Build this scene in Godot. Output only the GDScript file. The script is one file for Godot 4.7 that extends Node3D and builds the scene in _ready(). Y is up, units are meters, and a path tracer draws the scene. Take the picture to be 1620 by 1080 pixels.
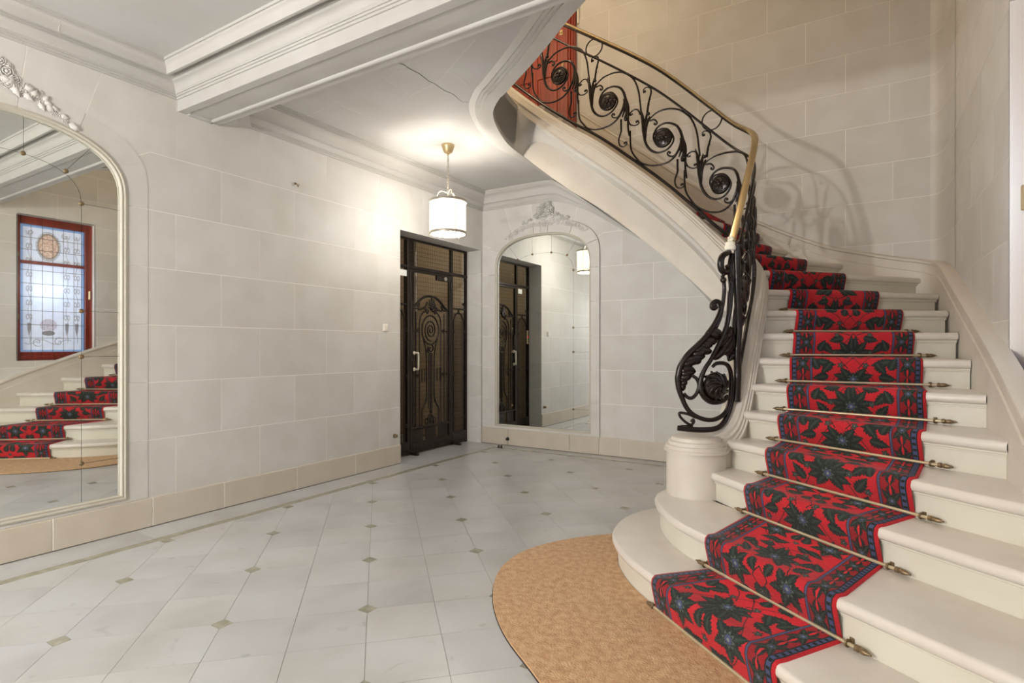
extends Node3D
# An old entrance hall: ashlar walls, marble floor, a turning stone staircase with an iron balustrade, a caged lift door, two arched mirrors.
# Units are metres. x = 0 is the left baseboard, z = 0 the back baseboard, y = 0 the floor.

const EYE := Vector3(4.18, 1.25, 6.05)
const FOCAL := 891.0
const HORIZON := 548.0
const YAW := 31.7
const RISE := 0.1675
const LX := -0.015      # face of the left wall
const BZ := -0.012      # face of the back wall
const RX := 4.80        # face of the right wall
const SKX := 4.725      # face of the stair skirting on the right wall
const FRONT_Z := 9.0
const CEIL_FRONT := 3.21
const CEIL_BACK := 3.235
const TOP_Y := 6.4

var M := {}
var rng := RandomNumberGenerator.new()
var counts := {}

# ------------------------------------------------------------------ pixel -> place
func ray(px: float, py: float) -> Vector3:
	var a := deg_to_rad(YAW)
	var c := Vector3((px - 810.0) / FOCAL, -(py - HORIZON) / FOCAL, -1.0)
	return Vector3(c.x * cos(a) + c.z * sin(a), c.y, -c.x * sin(a) + c.z * cos(a))
func at_y(px: float, py: float, y: float) -> Vector3:
	var d := ray(px, py)
	return EYE + d * ((y - EYE.y) / d.y)
func at_x(px: float, py: float, x: float) -> Vector3:
	var d := ray(px, py)
	return EYE + d * ((x - EYE.x) / d.x)
func at_z(px: float, py: float, z: float) -> Vector3:
	var d := ray(px, py)
	return EYE + d * ((z - EYE.z) / d.z)
func px_of(p: Vector3) -> Vector3:
	var a := deg_to_rad(YAW)
	var v := p - EYE
	var x := v.x * cos(a) - v.z * sin(a)
	var z := v.x * sin(a) + v.z * cos(a)
	return Vector3(810.0 + FOCAL * x / -z, HORIZON - FOCAL * v.y / -z, -z)

# ------------------------------------------------------------------ nodes
func numbered(called: String) -> String:
	if not counts.has(called):
		counts[called] = 0
		return called
	counts[called] += 1
	return "%s_%03d" % [called, counts[called]]
func meta(o: Node3D, label := "", category := "", group := "", kind := "") -> Node3D:
	if label: o.set_meta("label", label)
	if category: o.set_meta("category", category)
	if group: o.set_meta("group", group)
	if kind: o.set_meta("kind", kind)
	return o
func thing(called: String, label := "", category := "", group := "", kind := "") -> Node3D:
	var o := Node3D.new()
	o.name = numbered(called)
	add_child(o)
	return meta(o, label, category, group, kind)
func put(called: String, mesh: Mesh, mat: Material, parent: Node3D, at := Transform3D.IDENTITY) -> MeshInstance3D:
	var o := MeshInstance3D.new()
	o.name = numbered(called) if parent == self else called
	o.mesh = mesh
	o.material_override = mat
	o.transform = at
	parent.add_child(o, true)
	return o
func part(called: String, st: SurfaceTool, mat: Material, parent: Node3D, at := Transform3D.IDENTITY) -> MeshInstance3D:
	return put(called, done(st), mat, parent, at)
func tool() -> SurfaceTool:
	var st := SurfaceTool.new()
	st.begin(Mesh.PRIMITIVE_TRIANGLES)
	st.set_smooth_group(-1)
	return st
func done(st: SurfaceTool) -> ArrayMesh:
	st.generate_normals()
	return st.commit()

# ------------------------------------------------------------------ shapes
func tri(st: SurfaceTool, a: Vector3, b: Vector3, c: Vector3) -> void:
	st.add_vertex(a); st.add_vertex(b); st.add_vertex(c)
func quad(st: SurfaceTool, a: Vector3, b: Vector3, c: Vector3, d: Vector3) -> void:
	tri(st, a, b, c); tri(st, a, c, d)
func box(st: SurfaceTool, lo: Vector3, hi: Vector3) -> void:
	st.set_smooth_group(-1)
	var p := []
	for i in 8: p.append(Vector3(hi.x if i & 1 else lo.x, hi.y if i & 2 else lo.y, hi.z if i & 4 else lo.z))
	for f in [[0, 2, 3, 1], [4, 5, 7, 6], [0, 1, 5, 4], [2, 6, 7, 3], [0, 4, 6, 2], [1, 3, 7, 5]]:
		quad(st, p[f[0]], p[f[1]], p[f[2]], p[f[3]])
# box with its edges cut by b (44 triangles)
func bevel_box(st: SurfaceTool, lo: Vector3, hi: Vector3, b: float) -> void:
	st.set_smooth_group(-1)
	var c := (lo + hi) / 2.0
	var h := (hi - lo) / 2.0
	b = minf(b, minf(h.x, minf(h.y, h.z)) * 0.9)
	var v := func(s: Vector3, ax: int) -> Vector3:
		var q := h - Vector3(b, b, b)
		q[ax] = h[ax]
		return c + q * s
	for ax in 3:
		var u := (ax + 1) % 3
		var w := (ax + 2) % 3
		for s in [-1.0, 1.0]:
			var k := []
			for t in [[-1, -1], [1, -1], [1, 1], [-1, 1]]:
				var sg := Vector3.ZERO
				sg[ax] = s; sg[u] = t[0]; sg[w] = t[1]
				k.append(v.call(sg, ax))
			if s > 0: quad(st, k[0], k[3], k[2], k[1])
			else: quad(st, k[0], k[1], k[2], k[3])
		for s1 in [-1.0, 1.0]:
			for s2 in [-1.0, 1.0]:
				var a0 := Vector3.ZERO
				a0[u] = s1; a0[w] = s2; a0[ax] = -1
				var a1 := a0
				a1[ax] = 1
				if s1 * s2 > 0: quad(st, v.call(a0, u), v.call(a1, u), v.call(a1, w), v.call(a0, w))
				else: quad(st, v.call(a0, w), v.call(a1, w), v.call(a1, u), v.call(a0, u))
	for i in 8:
		var s := Vector3(1 if i & 1 else -1, 1 if i & 2 else -1, 1 if i & 4 else -1)
		if s.x * s.y * s.z > 0: tri(st, v.call(s, 0), v.call(s, 2), v.call(s, 1))
		else: tri(st, v.call(s, 0), v.call(s, 1), v.call(s, 2))
# flat polygon pushed from depth d0 to d1 along the frame's z
func prism(st: SurfaceTool, poly: PackedVector2Array, at: Transform3D, d0: float, d1: float) -> void:
	st.set_smooth_group(-1)
	if Geometry2D.is_polygon_clockwise(poly):
		poly = poly.duplicate()
		poly.reverse()
	var ix := Geometry2D.triangulate_polygon(poly)
	for i in range(0, ix.size(), 3):
		var a := poly[ix[i]]
		var b := poly[ix[i + 1]]
		var c := poly[ix[i + 2]]
		tri(st, at * Vector3(a.x, a.y, d1), at * Vector3(c.x, c.y, d1), at * Vector3(b.x, b.y, d1))
		tri(st, at * Vector3(a.x, a.y, d0), at * Vector3(b.x, b.y, d0), at * Vector3(c.x, c.y, d0))
	for i in poly.size():
		var p := poly[i]
		var q := poly[(i + 1) % poly.size()]
		quad(st, at * Vector3(p.x, p.y, d0), at * Vector3(p.x, p.y, d1), at * Vector3(q.x, q.y, d1), at * Vector3(q.x, q.y, d0))
# smooth groups for the strips of a profile: a bend sharper than limit degrees makes an edge
func creases(profile: PackedVector2Array, wrap := false, limit := 40.0) -> PackedInt32Array:
	var out := PackedInt32Array()
	var n := profile.size() - (0 if wrap else 1)
	var g := 1
	for i in n:
		if i > 0:
			var a := (profile[i] - profile[i - 1]).normalized()
			var b := (profile[(i + 1) % profile.size()] - profile[i]).normalized()
			if rad_to_deg(absf(a.angle_to(b))) > limit: g += 1
		out.append(g)
	return out
# a sheet through rows of points; groups: one smooth group for each column strip
func loft(st: SurfaceTool, rows: Array, wrap_rows := false, wrap_cols := false, groups := PackedInt32Array(), uv := []) -> void:
	var nr := rows.size()
	var nc: int = rows[0].size()
	for i in (nr if wrap_rows else nr - 1):
		var r0: PackedVector3Array = rows[i]
		var r1: PackedVector3Array = rows[(i + 1) % nr]
		for j in (nc if wrap_cols else nc - 1):
			var k := (j + 1) % nc
			st.set_smooth_group(groups[j] if groups.size() > j else 1)
			if uv.size():
				var ua: PackedVector2Array = uv[i]
				var ub: PackedVector2Array = uv[i + 1]
				for e in [[r0[j], ua[j]], [r1[j], ub[j]], [r1[k], ub[k]], [r0[j], ua[j]], [r1[k], ub[k]], [r0[k], ua[k]]]:
					st.set_uv(e[1])
					st.add_vertex(e[0])
			else:
				quad(st, r0[j], r1[j], r1[k], r0[k])
func cap(st: SurfaceTool, row: PackedVector3Array, flip := false) -> void:
	st.set_smooth_group(-1)
	var c := Vector3.ZERO
	for p in row: c += p
	c /= row.size()
	for i in row.size():
		var a := row[i]
		var b := row[(i + 1) % row.size()]
		if flip: tri(st, c, b, a)
		else: tri(st, c, a, b)
func smooth(points: Array, per := 6, closed := false) -> Array:
	var out := []
	var n := points.size()
	for i in (n if closed else n - 1):
		var p0 = points[(i - 1 + n) % n] if closed or i > 0 else points[i]
		var p1 = points[i]
		var p2 = points[(i + 1) % n]
		var p3 = points[(i + 2) % n] if closed or i + 2 < n else points[(i + 1) % n]
		for k in per:
			var t := float(k) / per
			out.append(0.5 * (2.0 * p1 + (p2 - p0) * t + (2.0 * p0 - 5.0 * p1 + 4.0 * p2 - p3) * t * t + (3.0 * p1 - p0 - 3.0 * p2 + p3) * t * t * t))
	if not closed: out.append(points[n - 1])
	return out
# round bar along a path; radius may be a number or a list spread along the path; flat squeezes it along a direction
func tube(st: SurfaceTool, path: Array, radius, sides := 6, closed := false, flat_dir := Vector3.ZERO, flat := 1.0) -> void:
	var n := path.size()
	if n < 2: return
	var rows := []
	var up := Vector3.ZERO
	for i in n:
		var t: Vector3 = (path[(i + 1) % n] if closed or i < n - 1 else path[i]) - (path[(i - 1 + n) % n] if closed or i > 0 else path[i])
		if t.length() < 1e-7: t = Vector3.UP
		t = t.normalized()
		if up == Vector3.ZERO:
			up = Vector3.UP if absf(t.y) < 0.9 else Vector3.RIGHT
		up = (up - t * up.dot(t)).normalized()
		var side := t.cross(up).normalized()
		var r := 0.0
		if radius is Array:
			var f: float = float(i) / maxf(1.0, n - 1.0) * (radius.size() - 1)
			var k := mini(int(f), radius.size() - 2)
			r = lerpf(radius[k], radius[k + 1], f - k)
		else: r = radius
		var row := PackedVector3Array()
		for s in sides:
			var a := TAU * s / sides
			var off := (up * cos(a) + side * sin(a)) * r
			if flat != 1.0: off -= flat_dir * off.dot(flat_dir) * (1.0 - flat)
			row.append(path[i] + off)
		rows.append(row)
	loft(st, rows, closed, true)
	if not closed:
		cap(st, rows[0], true)
		cap(st, rows[n - 1])
# turned shape: profile (radius, height) round the frame's y
func lathe(st: SurfaceTool, profile: PackedVector2Array, at: Transform3D, segs := 20) -> void:
	var rows := []
	for s in segs:
		var a := TAU * s / segs
		var row := PackedVector3Array()
		for p in profile: row.append(at * Vector3(p.x * cos(a), p.y, p.x * sin(a)))
		rows.append(row)
	loft(st, rows, true, false, creases(profile))
func ball(st: SurfaceTool, c: Vector3, r: Vector3, segs := 10, rings := 6, turn := Basis.IDENTITY) -> void:
	var prof := PackedVector2Array()
	for i in rings + 1:
		var a := -PI / 2 + PI * i / rings
		prof.append(Vector2(cos(a), sin(a)))
	var rows := []
	for s in segs:
		var a := TAU * s / segs
		var row := PackedVector3Array()
		for p in prof: row.append(c + turn * (Vector3(p.x * cos(a), p.y, p.x * sin(a)) * r))
		rows.append(row)
	loft(st, rows, true, false)
func ring(c: Vector3, ex: Vector3, ey: Vector3, r: float, n := 20) -> Array:
	var out := []
	for i in n: out.append(c + ex * (cos(TAU * i / n) * r) + ey * (sin(TAU * i / n) * r))
	return out
func line(a: Vector3, b: Vector3) -> Array: return [a, b]
# moulding along a level path: profile (out from the wall, height); normal points into the room on the given side
func moulding(st: SurfaceTool, path: Array, profile: PackedVector2Array, side := 1.0) -> void:
	var rows := []
	for i in path.size():
		var p: Vector2 = path[i]
		var n0 := Vector2.ZERO
		var n1 := Vector2.ZERO
		if i > 0:
			var d: Vector2 = (p - path[i - 1]).normalized()
			n0 = Vector2(-d.y, d.x) * side
		if i < path.size() - 1:
			var d: Vector2 = (path[i + 1] - p).normalized()
			n1 = Vector2(-d.y, d.x) * side
		if i == 0: n0 = n1
		if i == path.size() - 1: n1 = n0
		var m := (n0 + n1) / (1.0 + n0.dot(n1))
		var row := PackedVector3Array()
		for q in profile: row.append(Vector3(p.x + m.x * q.x, q.y, p.y + m.y * q.x))
		rows.append(row)
	var hard := not (path.size() > 6)
	var g := creases(profile)
	for i in rows.size() - 1:
		var gg := PackedInt32Array()
		for x in g: gg.append(x + (40 * i if hard else 0))
		loft(st, [rows[i], rows[i + 1]], false, false, gg)
# moulding round a closed outline on a flat wall: profile (inwards from the outline, out of the wall)
func frame_moulding(st: SurfaceTool, outline: PackedVector2Array, at: Transform3D, profile: PackedVector2Array) -> void:
	if Geometry2D.is_polygon_clockwise(outline):
		outline = outline.duplicate()
		outline.reverse()
	var n := outline.size()
	var rows := []
	for i in n:
		var d0 := (outline[i] - outline[(i - 1 + n) % n]).normalized()
		var d1 := (outline[(i + 1) % n] - outline[i]).normalized()
		var n0 := Vector2(-d0.y, d0.x)
		var n1 := Vector2(-d1.y, d1.x)
		var m := (n0 + n1) / (1.0 + n0.dot(n1))
		var row := PackedVector3Array()
		for q in profile: row.append(at * Vector3(outline[i].x + m.x * q.x, outline[i].y + m.y * q.x, q.y))
		rows.append(row)
	var g := creases(profile)
	for i in n:
		var nx := (i + 1) % n
		var d0 := (outline[i] - outline[(i - 1 + n) % n]).normalized()
		var d1 := (outline[nx] - outline[i]).normalized()
		var gg := PackedInt32Array()
		for x in g: gg.append(x + (40 * (i + 1) if absf(d0.angle_to(d1)) > 0.6 or outline[i].distance_to(outline[nx]) > 0.5 else 0))
		loft(st, [rows[i], rows[nx]], false, false, gg)
func rect(x0: float, y0: float, x1: float, y1: float) -> PackedVector2Array:
	return PackedVector2Array([Vector2(x0, y0), Vector2(x1, y0), Vector2(x1, y1), Vector2(x0, y1)])
# arched outline: straight sides up to ys, then a flattened arch of height rise
func arch(c: float, hw: float, y0: float, ys: float, rise: float, n := 2.4, steps := 28) -> PackedVector2Array:
	var out := PackedVector2Array([Vector2(c - hw, y0), Vector2(c + hw, y0)])
	for i in steps + 1:
		var a := PI * i / steps
		var cx := signf(cos(a)) * pow(absf(cos(a)), 2.0 / n)
		var sy := pow(maxf(0.0, sin(a)), 2.0 / n)
		out.append(Vector2(c + hw * cx, ys + rise * sy))
	return out
func left_wall(x: float) -> Transform3D:      # 2-D (z, y), depth towards the room
	return Transform3D(Basis(Vector3(0, 0, 1), Vector3(0, 1, 0), Vector3(1, 0, 0)), Vector3(x, 0, 0))
func back_wall(z: float) -> Transform3D:      # 2-D (x, y)
	return Transform3D(Basis.IDENTITY, Vector3(0, 0, z))
func right_wall(x: float) -> Transform3D:     # 2-D (z, y)
	return Transform3D(Basis(Vector3(0, 0, 1), Vector3(0, 1, 0), Vector3(-1, 0, 0)), Vector3(x, 0, 0))
func level(y: float) -> Transform3D:          # 2-D (x, z), depth upwards
	return Transform3D(Basis(Vector3(1, 0, 0), Vector3(0, 0, 1), Vector3(0, 1, 0)), Vector3(0, y, 0))

# ------------------------------------------------------------------ materials
func c8(r: float, g: float, b: float) -> Color: return Color(r / 255.0, g / 255.0, b / 255.0)
func noise_image(sd: int, freq: float, size: int, stops: Array, octaves := 4, kind := FastNoiseLite.TYPE_SIMPLEX_SMOOTH, ridged := false) -> Image:
	var n := FastNoiseLite.new()
	n.seed = sd
	n.noise_type = kind
	n.frequency = freq
	n.fractal_octaves = octaves
	if ridged: n.fractal_type = FastNoiseLite.FRACTAL_RIDGED
	var g := n.get_seamless_image(size, size)
	g.convert(Image.FORMAT_L8)
	var out := Image.create(size, size, false, Image.FORMAT_RGB8)
	var lut := []
	for i in 256:
		var t := i / 255.0
		var c: Color = stops[0][1]
		for k in stops.size() - 1:
			if t >= stops[k][0]:
				c = (stops[k][1] as Color).lerp(stops[k + 1][1], clampf((t - stops[k][0]) / (stops[k + 1][0] - stops[k][0]), 0, 1))
		lut.append(c)
	var d := g.get_data()
	for y in size:
		for x in size: out.set_pixel(x, y, lut[d[y * size + x]])
	return out
func tex(im: Image) -> ImageTexture:
	im.generate_mipmaps()
	return ImageTexture.create_from_image(im)
func plain(color: Color, rough := 0.6, metal := 0.0) -> StandardMaterial3D:
	var m := StandardMaterial3D.new()
	m.albedo_color = color
	m.roughness = rough
	m.metallic = metal
	return m
func mapped(t: Texture2D, scale: float, tint: Color, rough: float, offset := Vector3.ZERO, bump: Texture2D = null, bump_k := 0.2) -> StandardMaterial3D:
	var m := plain(tint, rough)
	m.albedo_texture = t
	m.uv1_triplanar = true
	m.uv1_world_triplanar = true
	m.uv1_scale = Vector3(scale, scale, scale)
	m.uv1_offset = offset
	if bump:
		m.normal_enabled = true
		m.normal_texture = bump
		m.normal_scale = bump_k
	return m
func normal_image(sd: int, freq: float, size: int, strength: float, octaves := 4) -> Image:
	var n := FastNoiseLite.new()
	n.seed = sd
	n.frequency = freq
	n.fractal_octaves = octaves
	var g := n.get_seamless_image(size, size)
	g.convert(Image.FORMAT_RGBA8)
	g.bump_map_to_normal_map(strength)
	return g
func make_materials() -> void:
	var W := Color.WHITE
	var mottled := tex(noise_image(3, 0.012, 256, [[0.0, c8(244, 242, 239)], [0.5, c8(250, 249, 248)], [1.0, c8(255, 255, 255)]], 5))
	var grit := tex(normal_image(9, 0.05, 256, 1.2, 4))
	M.stone = []
	for k in 4:
		var tone: Color = [c8(203, 200, 195), c8(206, 203, 198), c8(201, 198, 192), c8(205, 202, 196)][k]
		M.stone.append(mapped(mottled, 0.7, tone, 0.55, Vector3(0.31 * k, 0.17 * k, 0.23 * k), grit, 0.12))
	M.base_stone = []
	for k in 3:
		var tone: Color = [c8(196, 186, 171), c8(193, 183, 168), c8(198, 188, 174)][k]
		M.base_stone.append(mapped(mottled, 0.9, tone, 0.45, Vector3(0.3 * k, 0.2, 0.1 * k), grit, 0.12))
	M.mortar = plain(c8(234, 229, 220), 0.8)
	M.plaster = mapped(mottled, 0.5, c8(190, 188, 185), 0.7, Vector3(0.2, 0.4, 0.1), grit, 0.1)
	M.cornice = mapped(mottled, 0.6, c8(187, 184, 179), 0.6, Vector3(0.6, 0.1, 0.3), grit, 0.1)
	M.well = mapped(mottled, 0.6, c8(200, 197, 191), 0.55, Vector3(0.1, 0.5, 0.7), grit, 0.12)
	M.string = mapped(mottled, 0.8, c8(206, 198, 186), 0.45, Vector3(0.4, 0.2, 0.6), grit, 0.15)
	M.tread = mapped(mottled, 1.1, c8(212, 204, 194), 0.32, Vector3(0.7, 0.3, 0.2), grit, 0.15)
	M.riser = mapped(mottled, 0.9, c8(210, 204, 189), 0.45, Vector3(0.2, 0.9, 0.5), grit, 0.1)
	# marble: pale grey clouds with thin darker veins
	var clouds := noise_image(21, 0.006, 512, [[0.0, c8(222, 219, 213)], [0.45, c8(238, 236, 232)], [1.0, c8(248, 247, 245)]], 5)
	var veins := FastNoiseLite.new()
	veins.seed = 5
	veins.frequency = 0.006
	veins.fractal_type = FastNoiseLite.FRACTAL_RIDGED
	veins.fractal_octaves = 4
	veins.domain_warp_enabled = true
	veins.domain_warp_amplitude = 40.0
	veins.domain_warp_frequency = 0.01
	var vg := veins.get_seamless_image(512, 512)
	vg.convert(Image.FORMAT_L8)
	var vd := vg.get_data()
	for y in 512:
		for x in 512:
			var v := vd[y * 512 + x] / 255.0
			var k := clampf((v - 0.86) / 0.14, 0, 1)
			if k > 0.0:
				clouds.set_pixel(x, y, clouds.get_pixel(x, y).lerp(c8(186, 182, 174), k * 0.55))
	var marble := tex(clouds)
	M.marble = []
	for k in 4:
		var tone: Color = [c8(190, 191, 192), c8(187, 188, 190), c8(191, 191, 191), c8(188, 189, 192)][k]
		M.marble.append(mapped(marble, 0.55, tone, 0.3, Vector3(0.37 * k, 0, 0.61 * k)))
	M.grout = plain(c8(120, 110, 98), 0.8)
	var greenish := tex(noise_image(31, 0.02, 256, [[0.0, c8(128, 124, 108)], [0.5, c8(150, 147, 131)], [1.0, c8(170, 167, 152)]], 4))
	M.green_marble = mapped(greenish, 2.0, c8(250, 250, 246), 0.22)
	var iron_bump := tex(normal_image(14, 0.06, 128, 2.0, 3))
	M.iron = mapped(tex(noise_image(41, 0.03, 128, [[0.0, c8(200, 190, 184)], [1.0, c8(255, 255, 255)]], 3)), 3.0, c8(40, 31, 27), 0.24, Vector3.ZERO, iron_bump, 0.15)
	M.iron.metallic = 0.35
	M.gate_iron = mapped(M.iron.albedo_texture, 3.0, c8(54, 45, 39), 0.34, Vector3.ZERO, iron_bump, 0.15)
	M.gate_iron.metallic = 0.5
	M.wire = plain(c8(70, 58, 46), 0.5, 0.4)
	M.brass = plain(c8(206, 184, 140), 0.3, 0.85)
	M.rail = plain(c8(196, 176, 136), 0.26, 0.85)
	M.rod = plain(c8(196, 180, 148), 0.35, 0.5)
	M.old_brass = plain(c8(126, 106, 78), 0.38, 0.6)
	M.lamp_metal = plain(c8(186, 178, 164), 0.32, 0.6)
	M.cream = plain(c8(232, 224, 205), 0.35)
	M.mirror = plain(c8(233, 236, 232), 0.015, 1.0)
	M.seam = plain(c8(92, 84, 72), 0.5, 0.3)
	M.frame = mapped(mottled, 0.8, c8(190, 184, 170), 0.45, Vector3(0.3, 0.3, 0.3))
	M.switch = plain(c8(226, 219, 204), 0.35)
	M.paper = plain(c8(236, 236, 232), 0.6)
	M.dark = plain(c8(26, 22, 20), 0.5)
	M.rubber = plain(c8(30, 26, 24), 0.6)
	var grain := tex(wood_image(c8(168, 62, 34), c8(112, 34, 20), 7))
	M.red_wood = wood(grain, c8(255, 255, 255), 0.25)
	M.window_wood = wood(grain, c8(215, 190, 180), 0.35)
	M.shaft = mapped(mottled, 0.8, c8(196, 180, 154), 0.8, Vector3(0.5, 0.2, 0.1), grit, 0.3)
	M.crack = plain(c8(92, 84, 74), 0.9)
func wood_image(a: Color, b: Color, sd: int) -> Image:
	var im := Image.create(256, 256, false, Image.FORMAT_RGB8)
	var n := FastNoiseLite.new()
	n.seed = sd
	n.frequency = 0.02
	n.fractal_octaves = 4
	for y in 256:
		for x in 256:
			var v := n.get_noise_3d(x * 3.0, cos(TAU * y / 256.0) * 5.0, sin(TAU * y / 256.0) * 5.0) * 0.5 + 0.5
			v = clampf(v + 0.18 * sin(x * 0.55 + v * 14.0), 0, 1)
			im.set_pixel(x, y, b.lerp(a, v))
	return im
func wood(t: Texture2D, tint: Color, rough: float) -> StandardMaterial3D:
	var m := mapped(t, 1.6, tint, rough)
	m.clearcoat_enabled = true
	m.clearcoat = 0.4
	m.clearcoat_roughness = 0.15
	return m

func _ready() -> void:
	rng.seed = 11
	# camera: level, lens shifted up a little
	var cam := Camera3D.new()
	cam.name = "camera"
	cam.position = EYE
	cam.rotation_degrees.y = YAW
	cam.keep_aspect = Camera3D.KEEP_HEIGHT
	cam.projection = Camera3D.PROJECTION_FRUSTUM
	cam.set_frustum(2.0 * 0.05 * 540.0 / FOCAL, Vector2(0, 0.05 * (HORIZON - 540.0) / FOCAL), 0.05, 60.0)
	add_child(cam)
	cam.current = true
	var env := Environment.new()
	env.background_mode = Environment.BG_COLOR
	env.background_color = c8(196, 208, 228)
	env.background_energy_multiplier = 1.0
	env.tonemap_mode = Environment.TONE_MAPPER_LINEAR
	env.tonemap_exposure = 1.06
	env.sdfgi_enabled = true
	env.ssao_enabled = true
	env.ssil_enabled = true
	var we := WorldEnvironment.new()
	we.name = "world"
	we.environment = env
	add_child(we)
	# daylight through the stained glass window of the right wall
	var day := OmniLight3D.new()
	day.name = "window_daylight"
	day.light_color = Color(0.8, 0.88, 1.0)
	day.light_energy = 0.1
	day.light_size = 0.01
	day.omni_range = 12.0
	day.omni_attenuation = 2.0
	day.shadow_enabled = true
	day.position = Vector3(4.6, 2.0, 2.9)
	add_child(day)

	# soft frontal fill added behind the camera, placed at a made-up glazed door
	var front_fill := AreaLight3D.new()
	front_fill.name = "added_entrance_fill"
	front_fill.area_size = Vector2(2.0, 2.5)
	front_fill.light_color = Color(0.84, 0.92, 1.0)
	front_fill.light_energy = 6.5
	front_fill.area_range = 16.0
	front_fill.shadow_enabled = true
	front_fill.position = Vector3(1.4, 1.45, FRONT_Z - 0.12)
	add_child(front_fill)

	make_materials()
	build_floor()
	build_left_wall()
	build_back_wall()
	build_right_wall()
	build_other_walls()
	build_added_door()
	build_ceilings()
	build_cornices()
	make_string_path()
	build_stairs()
	build_mirror("wall_mirror", left_wall(LX), 4.867, "arched wall mirror reflecting the red wooden window and the stairs")
	build_mirror("wall_mirror", back_wall(BZ), 0.853, "arched wall mirror beside the caged lift door, under the carved garland")
	build_garland(left_wall(LX + 0.002), 4.867, 0.36, 0.72, "carved stone flower garland above the mirror that reflects the window", 3)
	build_garland(back_wall(BZ + 0.012), 0.915, 0.53, 1.15, "carved stone flower garland above the mirror beside the lift door", 5)
	build_window()
	build_lift_gate()
	build_added_shaft_lamp()
	build_balustrade()
	build_carpet()
	build_mat()
	build_lantern(Vector3(0.728, CEIL_BACK, 1.66), 0.56, 1.0, "drum lantern with frosted glass hanging on a chain before the lift door")
	build_lantern(Vector3(1.55, CEIL_FRONT, 7.6), 1.0, 10.0, "drum lantern hanging in the front bay of the hall")
	build_lantern(Vector3(1.2, TOP_Y, 2.4), 0.5, 3.0, "drum lantern hanging high over the upstairs landing", Color(1.0, 0.9, 0.76))
	build_upstairs_door()
	build_small_things()

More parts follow.
